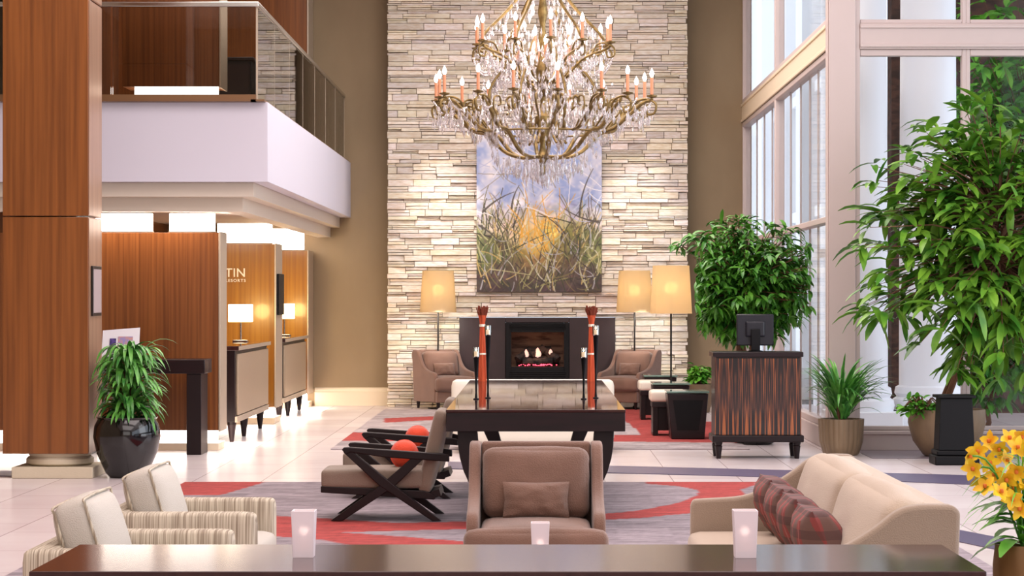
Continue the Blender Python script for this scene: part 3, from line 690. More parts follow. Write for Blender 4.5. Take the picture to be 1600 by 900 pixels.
bpic(183, 206, 526, 548, mat('picture_photo', (150, 140, 190), .4, var=((25,25,25), (200,150,140), .4, .6)))

# ---- wood-clad column
dc = 21.05; x0, x1 = Xp(4, dc), Xp(138, dc); y1 = dc+.64
DPOT = 0
col = thing('clad_column', 'large square wood-clad column on a stone base', 'column', ((x0+x1)/2, dc+.32, 0))
for a, b in ((.217, 2.322), (2.332, 4.26), (4.27, 6.2), (6.21, CH)):
    MB().box(x0, x1, dc, y1, a, b).build('wood_panel', M['wood'], col, bevel=.004)
    MB().box(x1+.001, x1+.004, dc+.02, y1-.01, a+.01, b-.01).build('side_panel', mat('column_side_veneer', (176, 140, 116), .3, metal=.3, var=((10,10,.6), (150,112,88), .35, .7)) if 'column_side_veneer' not in bpy.data.materials else bpy.data.materials['column_side_veneer'], col)
cxm, cym = (Xp(18, 21)+Xp(144, 21))/2, dc+.32
MB().box(cxm-.36, cxm+.36, cym-.36, cym+.36, 0, .10).build('plinth', M['plinth'], col, bevel=.006)
MB().lathe([(.27, .10), (.30, .12), (.30, .16), (.27, .185), (.28, .2), (.28, .218)], (cxm, cym, 0), 40).build('base_ring', M['plinth'], col)
t = thing('wall_plaque', 'small framed grey plaque on the side of the wood column', 'plaque', (x1+.01, dc+.28, 1.44))
MB().box(x1+.006, x1+.022, dc+.1, dc+.52, 1.44, 1.89).build('frame', M['darkmetal'], t, bevel=.003)
MB().box(x1+.022, x1+.026, dc+.13, dc+.49, 1.47, 1.86).build('panel', mat('plaque_panel', (172, 156, 160), .3), t)

# ================================================================== RUGS
def rug(name, x0, x1, d0, d1, res, bands, lab, seed, base):
    nx, ny = int((x1-x0)/res[0]), int((d1-d0)/res[1])
    xs = np.linspace(x0, x1, nx+1); ys = np.linspace(d0, d1, ny+1); XX, YY = np.meshgrid(xs, ys)
    PX = CX+XX*F/YY; PY = HY+H*F/YY
    r_ = np.random.RandomState(seed); n1 = r_.rand(ny+1, nx+1); g = r_.rand(ny//3+3, nx//12+3)
    st = g[np.arange(ny+1)//3][:, np.arange(nx+1)//12]*.6 + n1*.4
    col = np.array(lin(base))[None, None]*(.72+.55*st[..., None])
    red = np.array(lin(172, 64, 60))
    for f in bands:
        m_ = f(PX, PY, XX, YY); col[m_] = red*(.85+.3*n1[m_][:, None])
    mb = MB(); z = .012
    mb.v = [(x, y, z) for y in ys for x in xs]; mb.c = [tuple(c) for c in col.reshape(-1, 3)]
    W = nx+1; mb.f = [(j*W+i, j*W+i+1, (j+1)*W+i+1, (j+1)*W+i) for j in range(ny) for i in range(nx)]
    e = lin(base); mb.add([(x0,d0,0),(x1,d0,0),(x1,d1,0),(x0,d1,0),(x0,d0,z),(x1,d0,z),(x1,d1,z),(x0,d1,z)], [(0,1,5,4),(1,2,6,5),(2,3,7,6),(3,0,4,7)], e)
    o = mb.build(name, M['rug']); tag(o, lab, 'rug'); return o
def poly(pts):
    def f(PX, PY, XX, YY):
        ins = np.zeros(PX.shape, bool); n = len(pts)
        for i in range(n):
            (xa, ya), (xb, yb) = pts[i], pts[(i+1) % n]
            if ya == yb: continue
            c = ((ya > PY) != (yb > PY)) & (PX < (xb-xa)*(PY-ya)/(yb-ya)+xa); ins ^= c
        return ins
    return f
near = [poly([(240, 790), (285, 740), (425, 752), (345, 776), (240, 776)]),
        poly([(420, 808), (500, 812), (620, 820), (740, 817), (740, 829), (620, 832), (420, 838)]),
        poly([(420, 828), (500, 832), (640, 842), (740, 850), (900, 872), (640, 872), (500, 846), (420, 840)]),
        poly([(1005, 750), (1185, 750), (1180, 760), (1155, 768), (1170, 776), (1200, 784), (1140, 800), (1060, 806), (1000, 812), (940, 815), (940, 806), (1000, 800), (1060, 788), (1090, 776), (1092, 768), (1060, 762), (1010, 758)]),
        poly([(1180, 780), (1260, 800), (1400, 860), (1340, 870), (1200, 800)])]
rug('patterned_rug', -3.04, 2.7, 13.0, Dg(755), (.03, .05), near, 'large grey rug with curving red bands beneath the central brown armchair', 1, (152, 140, 145))
far = [poly([(500, 676), (600, 678), (700, 681), (700, 689), (600, 691), (490, 690)]), poly([(700, 681), (1300, 681), (1300, 695), (700, 689)]),
       poly([(940, 640), (1040, 640), (1090, 660), (1200, 660), (1200, 690), (1000, 692), (1000, 680), (985, 664), (955, 650)]),
       poly([(600, 655), (760, 648), (900, 650), (900, 655), (760, 653), (600, 662)])]
rug('patterned_rug', -2.17, 2.25, Dg(703), 33.9, (.03, .08), far, 'grey and red rug in front of the fireplace', 2, (178, 166, 166))

# ================================================================== SEATING
def armchair(lab, group=None):
    t = thing('armchair', lab, 'armchair', (0, 0, 0), group); fb_ = M['fabric']
    top = smooth_curve([(-.28, 0, .50), (-.24, 0, .525), (-.10, 0, .545), (.04, 0, .585), (.14, 0, .66), (.22, 0, .78), (.28, 0, .835), (.39, 0, .845)], 5)
    prof = [(-.30, .10), (-.30, .46)] + [(p.x, p.z) for p in top] + [(.42, .80), (.36, .10)]
    for s_ in (-1, 1):
        a, b = (.285, .345) if s_ > 0 else (-.345, -.285)
        MB().prism(prof, 'x', a, b).build('arm', fb_, t, bevel=.018, seg=3)
    MB().prism([(.26, .14), (.36, .10), (.425, .80), (.40, .842), (.33, .842), (.27, .4)], 'x', -.284, .284).build('backrest', fb_, t, bevel=.018, seg=3)
    MB().box(-.335, .335, -.36, .30, .10, .26).build('seat_frame', fb_, t, bevel=.012)
    mb = MB(); mb.soft((0, -.07, .36), (.562, .66, .20), .05, crown=(0, 0, .02)); mb.soft((0, -.35, .355), (.715, .13, .19), .05, crown=(0, .015, .012)); mb.build('seat_cushion', fb_, t)
    mb = MB().soft((0, .20, .635), (.55, .17, .36), .06, RX(-.16), crown=(0, .035, .01), wr=.006, n=16); mb.build('back_cushion', fb_, t)
    MB().pillow((0, .055, .56), .34, .19, .12, RX(-.22), wr=.006).build('lumbar_pillow', fb_, t)
    for x in (-.30, .30):
        for y in (-.32, .30): MB().lathe([(.018, 0), (.028, .10)], (x, y, 0), 8).build('leg', M['espresso_v'], t)
    return t
ac = armchair('brown armchair with a small matching pillow facing the camera behind the front table')
def put(o, loc, rz=0): o.location = loc; o.rotation_euler = (0, 0, rz); return o
put(ac, (Xp(837.5, 12.0), 12.0, 0))
dup(ac, (Xp(697, 34.05), 34.15, 0), math.radians(30), 'brown armchair left of the fireplace in front of the stone wall')
dup(ac, (Xp(981, 34.05), 34.15, 0), math.radians(-30), 'brown armchair right of the fireplace in front of the stone wall')

# X-frame lounge chairs (facing left)
def lounge(lab, group):
    t = thing('lounge_chair', lab, 'armchair', (0, 0, 0), group); E = M['espresso_v']; s = 220.0
    q = lambda px, py: ((px-605)/s, H-(py-466)/s)            # side view, x from the crossing
    def flat(pts, y0, y1, nm): MB().prism([q(*p) for p in pts], 'y', y0, y1).build(nm, E, t, bevel=.006)
    for y0 in (0, .56):
        y1 = y0+.045
        flat([(534, 708), (537, 704.5), (545, 704), (690, 714), (702, 717), (702, 727), (690, 726), (600, 720), (548, 712), (540, 716)], y0-.004, y1+.004, 'armrest')
        flat([(536, 712), (549, 709), (614, 762), (690, 819.5), (675, 819.5), (592, 764)], y0, y1, 'leg')
        flat([(644, 720), (662, 722), (616, 766), (535, 819.5), (516, 819.5), (596, 762)], y0+.002, y1-.002, 'leg')
    a, b = q(500, 742), q(662, 768)
    MB().soft(((a[0]+b[0])/2, .3, (a[1]+b[1])/2), (b[0]-a[0], .50, .135), .03, crown=(0, 0, .012)).build('seat', M['fabric2'], t)
    MB().prism([q(500, 766), q(662, 773), q(682, 780), q(678, 787), q(500, 776)], 'y', .05, .555).build('seat_frame', E, t, bevel=.005)
    c = q(676, 712)
    MB().soft((c[0], .3, c[1]), (.10, .50, .60), .035, RY(.22), crown=(.012, 0, 0)).build('backrest', M['fabric2'], t)
    MB().bar((c[0]-.01, .3, c[1]-.31), (c[0]+.05, .3, c[1]-.29), .49, .05).build('back_rail', E, t)
    return t
lg = 'X-frame lounge chairs left of the long table'
l1 = lounge('nearer dark X-frame lounge chair with taupe cushions left of the long table', lg); put(l1, (Xp(605, 16.82), 16.82, .012))
l2 = dup(l1, (Xp(605, 16.82), 18.7, .012), 0, 'farther dark X-frame lounge chair, partly hidden behind the nearer one')
def ball(x, y, z, r, lab):
    t = thing('round_cushion', lab, 'cushion', (x, y, z-r), 'round orange cushions')
    prof = [(0, -r)] + [(r*math.cos(a)**.8, r*math.sin(a)*.98) for a in [(-PI/2+PI*i/16) for i in range(1, 16)]] + [(0, r)]
    MB().lathe(prof, (x, y, z), 28).build('cover', M['orange'], t)
    mb = MB(); mb.tube([(x+r*1.005*math.cos(a)*.98, y+r*.25*math.sin(a)-.02, z+r*1.0*math.sin(a)) for a in [2*PI*i/24 for i in range(25)]], .005, 6, False); mb.build('piping', M['orange'], t)
ball(Xp(632, 17.1), 17.1, .364+.10, .10, 'round orange cushion on the nearer X-frame lounge chair')
ball(Xp(632, 17.1)-.0, 19.0, .364+.10, .10, 'round orange cushion on the farther X-frame lounge chair')

# striped tub chairs on the left
def tub(d0, lab):
    t = thing('striped_armchair', lab, 'armchair', (-1.7, d0+.48, 0), 'striped armchairs at the lower left'); S = M['stripe']
    xa, xb = -2.06, -1.32; w_ = .96
    for y in (d0+.075, d0+w_-.075): MB().soft(((xa+xb)/2+.02, y, .34), (xb-xa-.04, .15, .50), .035).build('arm', S, t)
    MB().soft((xa+.075, d0+w_/2, .34), (.15, w_-.01, .505), .035).build('backrest', S, t)
    MB().box(xa+.1, xb-.04, d0+.12, d0+w_-.12, .12, .28).build('seat_frame', S, t, bevel=.01)
    MB().soft((xa+.46, d0+w_/2, .355), (.60, w_-.32, .16), .05, crown=(0, 0, .015)).build('seat_cushion', M['linen'], t)
    MB().soft((xa+.205, d0+w_/2, .595), (.17, w_-.34, .36), .06, RY(-.30), crown=(.03, 0, .01), wr=.004).build('back_cushion', M['linen'], t)
    c = Vector((xa+.205, d0+w_/2, .595)); R = RY(-.30); hy = (w_-.34)/2
    for sx in (-1, 1):
        mb = MB(); pts = [c + R @ Vector((sx*.066, y_, z_)) for y_, z_ in ((-hy+.012, -.15), (-hy+.005, .0), (-hy+.012, .145), (-hy+.05, .176), (hy-.05, .176), (hy-.012, .145), (hy-.005, 0), (hy-.012, -.15))]
        mb.tube(smooth_curve(pts, 4), .006, 6); mb.build('piping', S, t)
    for x in (xa+.08, xb-.08):
        for y in (d0+.08, d0+w_-.08): MB().box(x-.025, x+.025, y-.025, y+.025, 0, .10).build('leg', M['espresso_v'], t)
tub(9.46, 'striped low armchair with a plain back cushion, nearest the front table at lower left')
tub(11.1, 'striped low armchair with a plain back cushion, behind the other striped one')

# cream sofa on the right (faces left)
sf = thing('sofa', 'cream sofa with swooping arms and plaid cushions at the right', 'sofa', (1.12, 9.9, 0))
top = smooth_curve([(.735, 0, .60), (.75, 0, .627), (.80, 0, .633), (.98, 0, .647), (1.105, 0, .695), (1.22, 0, .765), (1.30, 0, .825), (1.38, 0, .845), (1.50, 0, .845)], 5)
prof = [(.73, .10)] + [(p.x, p.z) for p in top] + [(1.525, .82), (1.50, .10)]
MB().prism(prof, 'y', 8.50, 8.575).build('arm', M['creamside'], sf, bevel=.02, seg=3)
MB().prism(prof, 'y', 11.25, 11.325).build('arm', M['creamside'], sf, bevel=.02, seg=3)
MB().prism([(1.30, .12), (1.50, .10), (1.525, .80), (1.50, .84), (1.40, .84), (1.30, .5)], 'y', 8.576, 11.249).build('backrest', M['cream'], sf, bevel=.02, seg=3)
MB().box(.76, 1.32, 8.58, 11.245, .12, .32).build('seat_frame', M['cream'], sf, bevel=.015)
for a, b in ((8.59, 9.91), (9.92, 11.24)):
    MB().soft((.99, (a+b)/2, .40), (.55, b-a, .17), .05, crown=(0, 0, .015)).build('seat_cushion', M['cream'], sf)
    MB().soft((1.325, (a+b)/2, .635), (.21, b-a, .44), .08, RY(.30), crown=(.03, 0, .02), wr=.008, n=18, seed=a).build('back_cushion', M['cream'], sf)
for x in (.79, 1.46):
    for y in (8.56, 11.26): MB().lathe([(.02, 0), (.03, .12)], (x, y, 0), 8).build('leg', M['espresso_v'], sf)
for i, (d, lb) in enumerate(((10.95, 'farthest of the four plaid cushions on the cream sofa'), (10.45, 'second farthest plaid cushion on the cream sofa'), (9.92, 'plaid cushion third from the far arm of the cream sofa'), (9.35, 'nearest of the four plaid cushions on the cream sofa'))):
    o = MB().pillow((1.12, d, .625), .38, .30, .19, RZ(PI/2) @ RZ(.04) @ RX(-.42), seed=i).build('plaid_cushion', M['plaid'])
    tag(o, lb, 'cushion', 'plaid cushions on the sofa')

# cream settee with its back to the camera, beyond the long table
st = thing('cream_settee', 'cream settee with its back to the long table, facing the fire', 'sofa', (-.03, 24.9, 0))
xa, xb = Xp(705, 24.4), Xp(960, 24.4)
MB().soft(((xa+xb)/2, 24.5, .42), (xb-xa, .2, .66), .06).build('backrest', M['whiteleather'], st)
for x in (xa+.08, xb-.08): MB().soft((x, 24.95, .36), (.16, .76, .50), .05).build('arm', M['whiteleather'], st)
MB().soft(((xa+xb)/2, 24.97, .33), (xb-xa-.33, .72, .24), .05).build('seat', M['whiteleather'], st)
for x in (xa+.1, xb-.1):
    for y in (24.5, 25.25): MB().lathe([(.02, 0), (.03, .14)], (x, y, 0), 8).build('leg', M['espresso_v'], st)

# ================================================================== TABLES
# long table in the middle
zt = .82; d0 = (H-zt)*F/177; d1 = 22.2; xa, xb = Xp(696.5, d0), Xp(977.5, d0)
lt = thing('long_table', 'long dark polished table in the middle of the lobby', 'table', ((xa+xb)/2, (d0+d1)/2, 0))
MB().box(xa, xb, d0, d1, zt-.02, zt).build('tabletop', M['tabletop'], lt, bevel=.003)
MB().box(xa+.002, xb-.002, d0+.004, d1-.004, zt-.15, zt-.0205).build('apron', M['espresso'], lt, bevel=.003)
k = d0/F
def tleg(y, sgn):
    L = [(714, 677), (715, 700), (718, 720), (724, 741), (737, 770), (752, 795), (768, 819.5), (790, 819.5), (775, 795), (764, 770), (756, 741), (750, 720), (747, 700), (745, 677)]
    f = (H-(zt-.15))/((677-466)*k)
    pts = [((px-CX)*k, max(0, H-(py-466)*k)) for px, py in L]
    c = (xa+xb)/2; pts = [(p[0] if sgn < 0 else 2*c-p[0], p[1]) for p in pts]
    pts = [(p[0], zt-.15 if i in (0, 13) else p[1]) for i, p in enumerate(pts)]
    MB().prism(pts if sgn < 0 else pts[::-1], 'y', y, y+.12).build('leg', M['espresso_v'], lt, bevel=.004)
for y in (d0+.08, d1-.25):
    for s_ in (-1, 1): tleg(y, s_)
    MB().box(-.27, .25, y+.02, y+.10, 0, .07).build('foot_rail', M['espresso_v'], lt, bevel=.004)

def candle_stick(px, ptop, d, lab):
    x = Xp(px, d); zt2 = Zp(ptop, d); hc = .078; t = thing('candle_stand', lab, 'candle holder', (x, d, zt), 'tall black candle stands on the long table')
    MB().lathe([(.022, 0), (.022, .006), (.011, .010), (.007, .05), (.009, (zt2-zt)*.4), (.021, (zt2-zt)-hc-.004), (.024, (zt2-zt)-hc)], (x, d, zt), 16).build('stem', M['blacksatin'], t)
    MB().lathe([(.022, 0), (.026, .003), (.027, hc), (.0245, hc), (.0235, .008), (0, .008)], (x, d, zt2-hc), 18).build('glass_cup', M['glass'], t)
    MB().lathe([(.019, 0), (.019, .035), (0, .036)], (x, d, zt2-hc+.009), 14).build('candle', M['wax'], t)
    MB().lathe([(0, 0), (.006, .010), (.004, .022), (0, .032)], (x, d, zt2-hc+.046), 8).build('flame', M['flame'], t)
candle_stick(744, 545, 18.0, 'short black candle stand left of the left reed bundle')
candle_stick(762.5, 511, 18.2, 'tall black candle stand right of the left reed bundle')
candle_stick(912, 546, 18.0, 'short black candle stand left of the right reed bundle')
candle_stick(931, 511, 18.2, 'tall black candle stand right of the right reed bundle')
def bundle(px, lab):
    d = 21.9; s = d/F; x = Xp(px, d); t = thing('reed_bundle', lab, 'decoration', (x, d, zt), 'rust reed bundles on the long table')
    hh = (596-481)*s; mb = MB(); tip = MB()
    for i in range(70):
        a = rr.uniform(0, 2*PI); q = math.sqrt(rr.random()); f = lambda r: (x+math.cos(a)*r*q, d+math.sin(a)*r*q)
        b0, b1, b2, b3 = f(6.3*s), f(3.6*s), f(3.8*s), f(9.5*s+rr.uniform(-.005, .01)); ht = hh*rr.uniform(.94, 1.03)
        pts = [(*b0, zt), (*f(5*s), zt+hh*.35), (*b1, zt+hh*.72), (*b2, zt+hh*.80), (*f(6.5*s), zt+hh*.9)]
        mb.tube(pts, [.006, .006, .005, .005, .005], 5); tip.tube([pts[-1], (*b3, zt+ht)], [.006, .005], 5)
    mb.build('reeds', M['rustbundle'], t); tip.build('tips', M['reedtop'], t)
    MB().lathe([(3.9*s+.004, 0), (4.2*s+.005, .012), (3.9*s+.004, .024)], (x, d, zt+hh*.74), 18).build('tie', M['signmetal'], t)
    MB().lathe([(5*s+.004, 0), (5.2*s+.005, .008), (5*s+.004, .016)], (x, d, zt+hh*.36), 18).build('tie', M['signmetal'], t)
bundle(753.5, 'rust reed bundle tied in the middle, on the left of the long table')
bundle(924, 'rust reed bundle tied in the middle, on the right of the long table')

# front table
zt3 = .76; fa, fb2 = .84*F/427, .84*F/384.5
ft = thing('console_table', 'polished dark wood table across the bottom of the view', 'table', (-.09, (fa+fb2)/2, 0))
MB().box(-1.56, 1.385, fa, fb2, zt3-.03, zt3).build('tabletop', M['fronttop'], ft, bevel=.004)
MB().box(-1.54, 1.365, fa+.02, fb2-.02, zt3-.12, zt3-.031).build('apron', M['espresso'], ft, bevel=.003)
for x in (-1.53, 1.275):
    for y in (fa+.03, fb2-.11): MB().box(x, x+.08, y, y+.08, 0, zt3-.12).build('leg', M['espresso_v'], ft, bevel=.004)
def votive(px, d, z, w, h, lab):
    x = Xp(px, d); t = thing('votive_holder', lab, 'candle holder', (x, d, z), 'frosted glass votive holders')
    mb = MB(); wt = w/2; wb = w/2*.86
    def ring(hw, zz): return [(x-hw, d-hw, z+zz), (x+hw, d-hw, z+zz), (x+hw, d+hw, z+zz), (x-hw, d+hw, z+zz)]
    vs = ring(wb, 0)+ring(wt, h)+ring(wt-.004, h)+ring(wb-.004, .02); fs = [(3,2,1,0)]
    for a, b in ((0, 4), (4, 8), (8, 12)): fs += [(a+i, a+(i+1) % 4, b+(i+1) % 4, b+i) for i in range(4)]
    fs.append((12, 13, 14, 15)); mb.add(vs, fs); mb.build('glass_sleeve', M['frosted'], t, bevel=.002)
    MB().lathe([(.020, 0), (.020, .03), (0, .031)], (x, d, z+.022), 14).build('candle', M['wax'], t)
    point('votive_light', (x, d, z+.085), .12, (1, .75, .6), .015)
votive(475, 7.69, zt3, .077, .152, 'frosted glass votive holder on the left of the front table')
votive(1164, 7.68, zt3, .079, .154, 'frosted glass votive holder on the right of the front table')
# low table behind, with the middle votive
ct = thing('coffee_table', 'low dark table hidden behind the front table', 'table', (.02, 9.7, 0))
MB().box(-.55, .6, 9.4, 10.1, .47, .51).build('tabletop', M['tabletop'], ct, bevel=.004)
for x in (-.52, .52):
    for y in (9.43, 10.02): MB().box(x, x+.05, y, y+.05, 0, .47).build('leg', M['espresso_v'], ct)
votive(844, 9.75, .51, .077, .156, 'frosted glass votive holder in front of the central brown armchair')

# tapered side tables and cushioned stools on the right
def side_table(xa, xb, d, dp, z, lab):
    t = thing('side_table', lab, 'table', ((xa+xb)/2, d+dp/2, 0), 'tapered dark side tables'); i = .045
    mb = MB()
    mb.add([(xa+i,d,0),(xb-i,d,0),(xb-i,d+dp,0),(xa+i,d+dp,0),(xa,d,z-.03),(xb,d,z-.03),(xb,d+dp,z-.03),(xa,d+dp,z-.03)], [(0,3,2,1),(4,5,6,7),(0,1,5,4),(1,2,6,5),(2,3,7,6),(3,0,4,7)])
    mb.build('body', M['espresso'], t, bevel=.008)
    MB().add([(xa+.11,d-.004,.10),(xb-.11,d-.004,.10),(xb-.06,d-.004,z-.1),(xa+.06,d-.004,z-.1)], [(0,1,2,3)]).build('inset_panel', M['blacksatin'], t)
    MB().box(xa-.01, xb+.01, d-.01, d+dp+.01, z-.022, z).build('glass_top', mat('green_glass_top', (120, 150, 140), .05, metal=.3) if 'green_glass_top' not in bpy.data.materials else bpy.data.materials['green_glass_top'], t, bevel=.003)
def stool(xa, xb, d, dp, z, lab):
    t = thing('cushioned_stool', lab, 'stool', ((xa+xb)/2, d+dp/2, 0), 'cream-topped dark stools')
    for x in (xa+.01, xb-.07): MB().box(x, x+.06, d+.02, d+dp-.02, 0, z-.15).build('leg', M['espresso_v'], t, bevel=.004)
    MB().box(xa+.02, xb-.02, d+.06, d+dp-.06, .06, z-.2).build('body', M['espresso_v'], t)
    MB().box(xa, xb, d, d+dp, z-.2, z-.14).build('seat_frame', M['espresso'], t, bevel=.004)
    MB().soft(((xa+xb)/2-.01, d+dp/2, z-.075), (xb-xa+.02, dp+.02, .135), .04).build('cushion', M['whiteleather'], t)
side_table(Xp(1043, 26.67), Xp(1107, 26.67), 26.67, .5, .54, 'nearest tapered dark side table, beside the striped podium')
side_table(1.44, 1.89, 29.2, .6, .54, 'middle tapered dark side table behind the nearest stool')
side_table(1.47, 1.91, 32.2, .6, .54, 'farthest tapered dark side table near the stone wall')
stool(Xp(1019, 27.3), Xp(1019, 27.3)+.42, 27.3, .46, .53, 'nearer cream-topped stool between the side tables')
stool(Xp(1000, 31), Xp(1000, 31)+.42, 30.9, .46, .52, 'farther cream-topped stool between the side tables')

# podium and monitor
dp_ = 5920/251; pa, pb = Xp(1117, dp_), Xp(1252, dp_)
pd = thing('podium', 'dark striped wood podium cabinet on turned legs', 'podium', ((pa+pb)/2, dp_+.25, 0))
zz = lambda py: Zp(py, dp_)
MB().box(pa, pb, dp_, dp_+.48, zz(680), zz(558)).build('body', M['ebony'], pd, bevel=.004)
MB().box(pa-.02, pb+.02, dp_-.02, dp_+.50, zz(558)+.001, zz(550)).build('top', M['espresso'], pd, bevel=.006)
MB().box(pa-.025, pb+.025, dp_-.025, dp_+.505, zz(691), zz(680)-.001).build('base_moulding', M['espresso_v'], pd, bevel=.01)
MB().box(pa+.02, pb-.02, dp_-.006, dp_, zz(560)+.0, zz(558)).build('trim_strip', M['darkmetal'], pd)
for x in (pa+.04, pb-.04):
    for y in (dp_+.04, dp_+.44):
        MB().lathe([(.022, 0), (.024, .01), (.034, .10), (.038, .125), (.03, .132), (.038, .145), (.04, zz(691)-.001)], (x, y, 0), 16).build('leg', M['espresso_v'], pd)
mo = thing('monitor', 'black flat monitor seen from behind on the podium', 'monitor', (Xp(1180, dp_+.2), dp_+.2, zz(550)))
s = (dp_+.2)/F; mx = Xp(1180, dp_+.2); zb_ = zz(550); dm = dp_+.2
MB().box(mx-29*s, mx+29*s, dm, dm+.03, Zp(540, dm), Zp(491, dm)).build('screen_shell', M['screen'], mo, bevel=.01)
MB().soft((mx, dm-.012, Zp(514, dm)), (30*s, .03, 24*s), .012).build('rear_housing', M['screen'], mo)
MB().box(mx-7*s, mx+7*s, dm-.06, dm-.03, zb_+.012, Zp(514, dm)).build('stand', M['blacksatin'], mo, bevel=.006)
MB().lathe([(12*s, 0), (12*s, .008), (8*s, .014), (0, .014)], (mx, dm-.02, zb_), 24).build('stand_base', M['blacksatin'], mo)

# ================================================================== FLOOR LAMPS
def floor_lamp(px, d, zb, zt_, wb, wt, lab, pw):
    x = Xp(px, d); t = thing('floor_lamp', lab, 'lamp', (x, d, 0), 'floor lamps with drum shades')
    MB().lathe([(.15, 0), (.15, .015), (.03, .025), (.012, .05)], (x, d, 0), 28).build('base', M['darkmetal'], t)
    MB().tube([(x, d, .02), (x, d, zb+.25)], .012, 10).build('pole', M['darkmetal'], t)
    MB().lathe([(wb/2-.006, 0), (wb/2, 0), (wt/2, zt_-zb), (wt/2-.006, zt_-zb), (wb/2-.006, .001)], (x, d, zb), 48).build('lamp_shade', M['shade'], t)
    MB().lathe([(0, 0), (.03, .02), (.04, .06), (.03, .1), (0, .12)], (x, d, zb+.25), 14).build('bulb', mat('floor_lamp_bulb', (1,1,1), .5, emit=((1,.75,.42), 8)) if 'floor_lamp_bulb' not in bpy.data.materials else bpy.data.materials['floor_lamp_bulb'], t)
    point('floor_lamp_light', (x, d, (zb+zt_)/2+.02), pw, (1, .84, .58), .09)
floor_lamp(684.5, 34.33, 1.395, 2.0, .53, .455, 'floor lamp with drum shade behind the left fireside armchair', 21)
floor_lamp(991.5, 34.33, 1.395, 2.0, .53, .455, 'floor lamp with drum shade behind the right fireside armchair', 21)
floor_lamp(1048.5, 29.75, 1.407, 2.01, .53, .46, 'nearer floor lamp with drum shade beside the tapered side tables', 21)
# added spots without fixtures, brightening the stone around the floor lamps
for px in (690, 1000):
    spot('stone_fill', (Xp(px, DS), 33.2, 5.4), (Xp(px, DS), DS, 2.45), 420, (1, .96, .92), 30)
    spot('stone_fill_low', (Xp(px, DS), 33.9, 1.36), (Xp(px, DS), DS, .75), 34, (1, .96, .88), 95)

# ================================================================== CHANDELIER
DCH = 22.0; XC = Xp(848, DCH); s = DCH/F
def zc(py): return H+(466-py)*s
ch = thing('chandelier', 'huge gilt two-tier chandelier with lit candles and crystal drops', 'chandelier', (XC, DCH, zc(275)))
def rp(r, py, a): return Vector((XC+r*s*math.cos(a), DCH+r*s*math.sin(a), zc(py)))
prof = [(0, 275), (3, 272), (5, 262), (3, 256), (7, 250), (10, 245), (6, 238), (4, 225), (9, 210), (13, 195), (12, 182), (6, 175), (3.5, 160), (6, 150), (4, 140), (9, 128), (11, 110), (7, 98), (4, 80), (7, 60), (4, 40), (8, 20), (5, 0), (9, -25), (4, -45), (2, -60), (0, -60)]
MB().lathe([(max(r*s, 0), (275-y)*s) for r, y in prof], (XC, DCH, zc(275)), 16).build('stem', M['gold'], ch)
MB().tube([(XC, DCH, zc(-58)), (XC, DCH, CH-.05)], .02, 8).build('chain', M['gold'], ch)
MB().lathe([(.16, 0), (.14, -.05), (.03, -.09), (0, -.09)][::-1], (XC, DCH, CH), 20).build('ceiling_cap', M['gold'], ch)
def fixture(arm, a, r, ycup, ybulb0, ybulb1):
    p = rp(r, ycup, a)
    MB().lathe([(.006, -.035), (.014, -.025), (.012, -.01), (.045, .0), (.05, .012), (.046, .012), (.016, .006), (.018, .02), (.013, .02)], p, 14).build('drip_cup', M['gold'], arm)
    z0 = p.z+.012; z1 = zc(ybulb0)
    MB().tube([(p.x, p.y, z0), (p.x, p.y, z1)], .0145, 10).build('candle_sleeve', M['candle'], arm)
    h = zc(ybulb1)-z1
    MB().lathe([(.008, 0), (.017, h*.2), (.02, h*.4), (.010, h*.72), (0, h*.95)], (p.x, p.y, z1), 10).build('bulb', M['bulb'], arm)
NL, NU = 16, 12; cr_pts = []
for i in range(NL):
    a = 2*PI*(i+.35)/NL; f = 1 if i % 2 else .93
    pr = [(6, 244), (36, 246), (62, 236), (90, 208), (112, 203), (138, 182), (158, 165), (172*f, 160)]
    pts = smooth_curve([rp(r*(1 if j < 5 else f), y, a) for j, (r, y) in enumerate(pr)][3 if i % 2 else 0:], 4)
    mb = MB().tube(pts, [.014+.006*math.sin(q/len(pts)*PI) for q in range(len(pts))], 8)
    scr = smooth_curve([rp(r*f, y, a) for r, y in ((138, 182), (146, 164), (164, 158), (180, 166), (178, 180), (168, 182), (165, 174))], 4)
    mb.tube(scr, [.011]*(len(scr)-1)+[.006], 7)
    scr = smooth_curve([rp(r, y, a) for r, y in ((100, 204), (112, 190), (124, 176), (122, 160), (110, 158), (106, 168), (113, 172))], 4)
    mb.tube(scr, .009, 7)
    arm = mb.build('arm', M['gold'], ch); fixture(arm, a, 174*f, 155, 125, 110)
    cr_pts += [(pts[q], 1) for q in range(3 if i % 2 else 14, len(pts), 3)]
MB().tube([rp(91, 207.5, 2*PI*q/48) for q in range(49)], .010, 7, False).build('ring', M['gold'], ch)
for i in range(8):
    a = 2*PI*(i+.5)/8
    pr = [(80, 212), (84, 204), (86, 190), (88, 172), (89, 145), (76, 122), (60, 104), (52, 84), (40, 66)]
    pts = smooth_curve([rp(r, y, a) for r, y in pr], 4)
    MB().tube(pts, [.017-.007*q/len(pts) for q in range(len(pts))], 8).build('basket_arm', M['gold'], ch); cr_pts += [(p, 1) for p in pts[::2]]
    pr = [(38, 225), (24, 205), (30, 185), (48, 170), (58, 158), (52, 150), (46, 158)]
    MB().tube(smooth_curve([rp(r, y, a+.2) for r, y in pr], 4), .012, 7).build('scroll', M['gold'], ch)
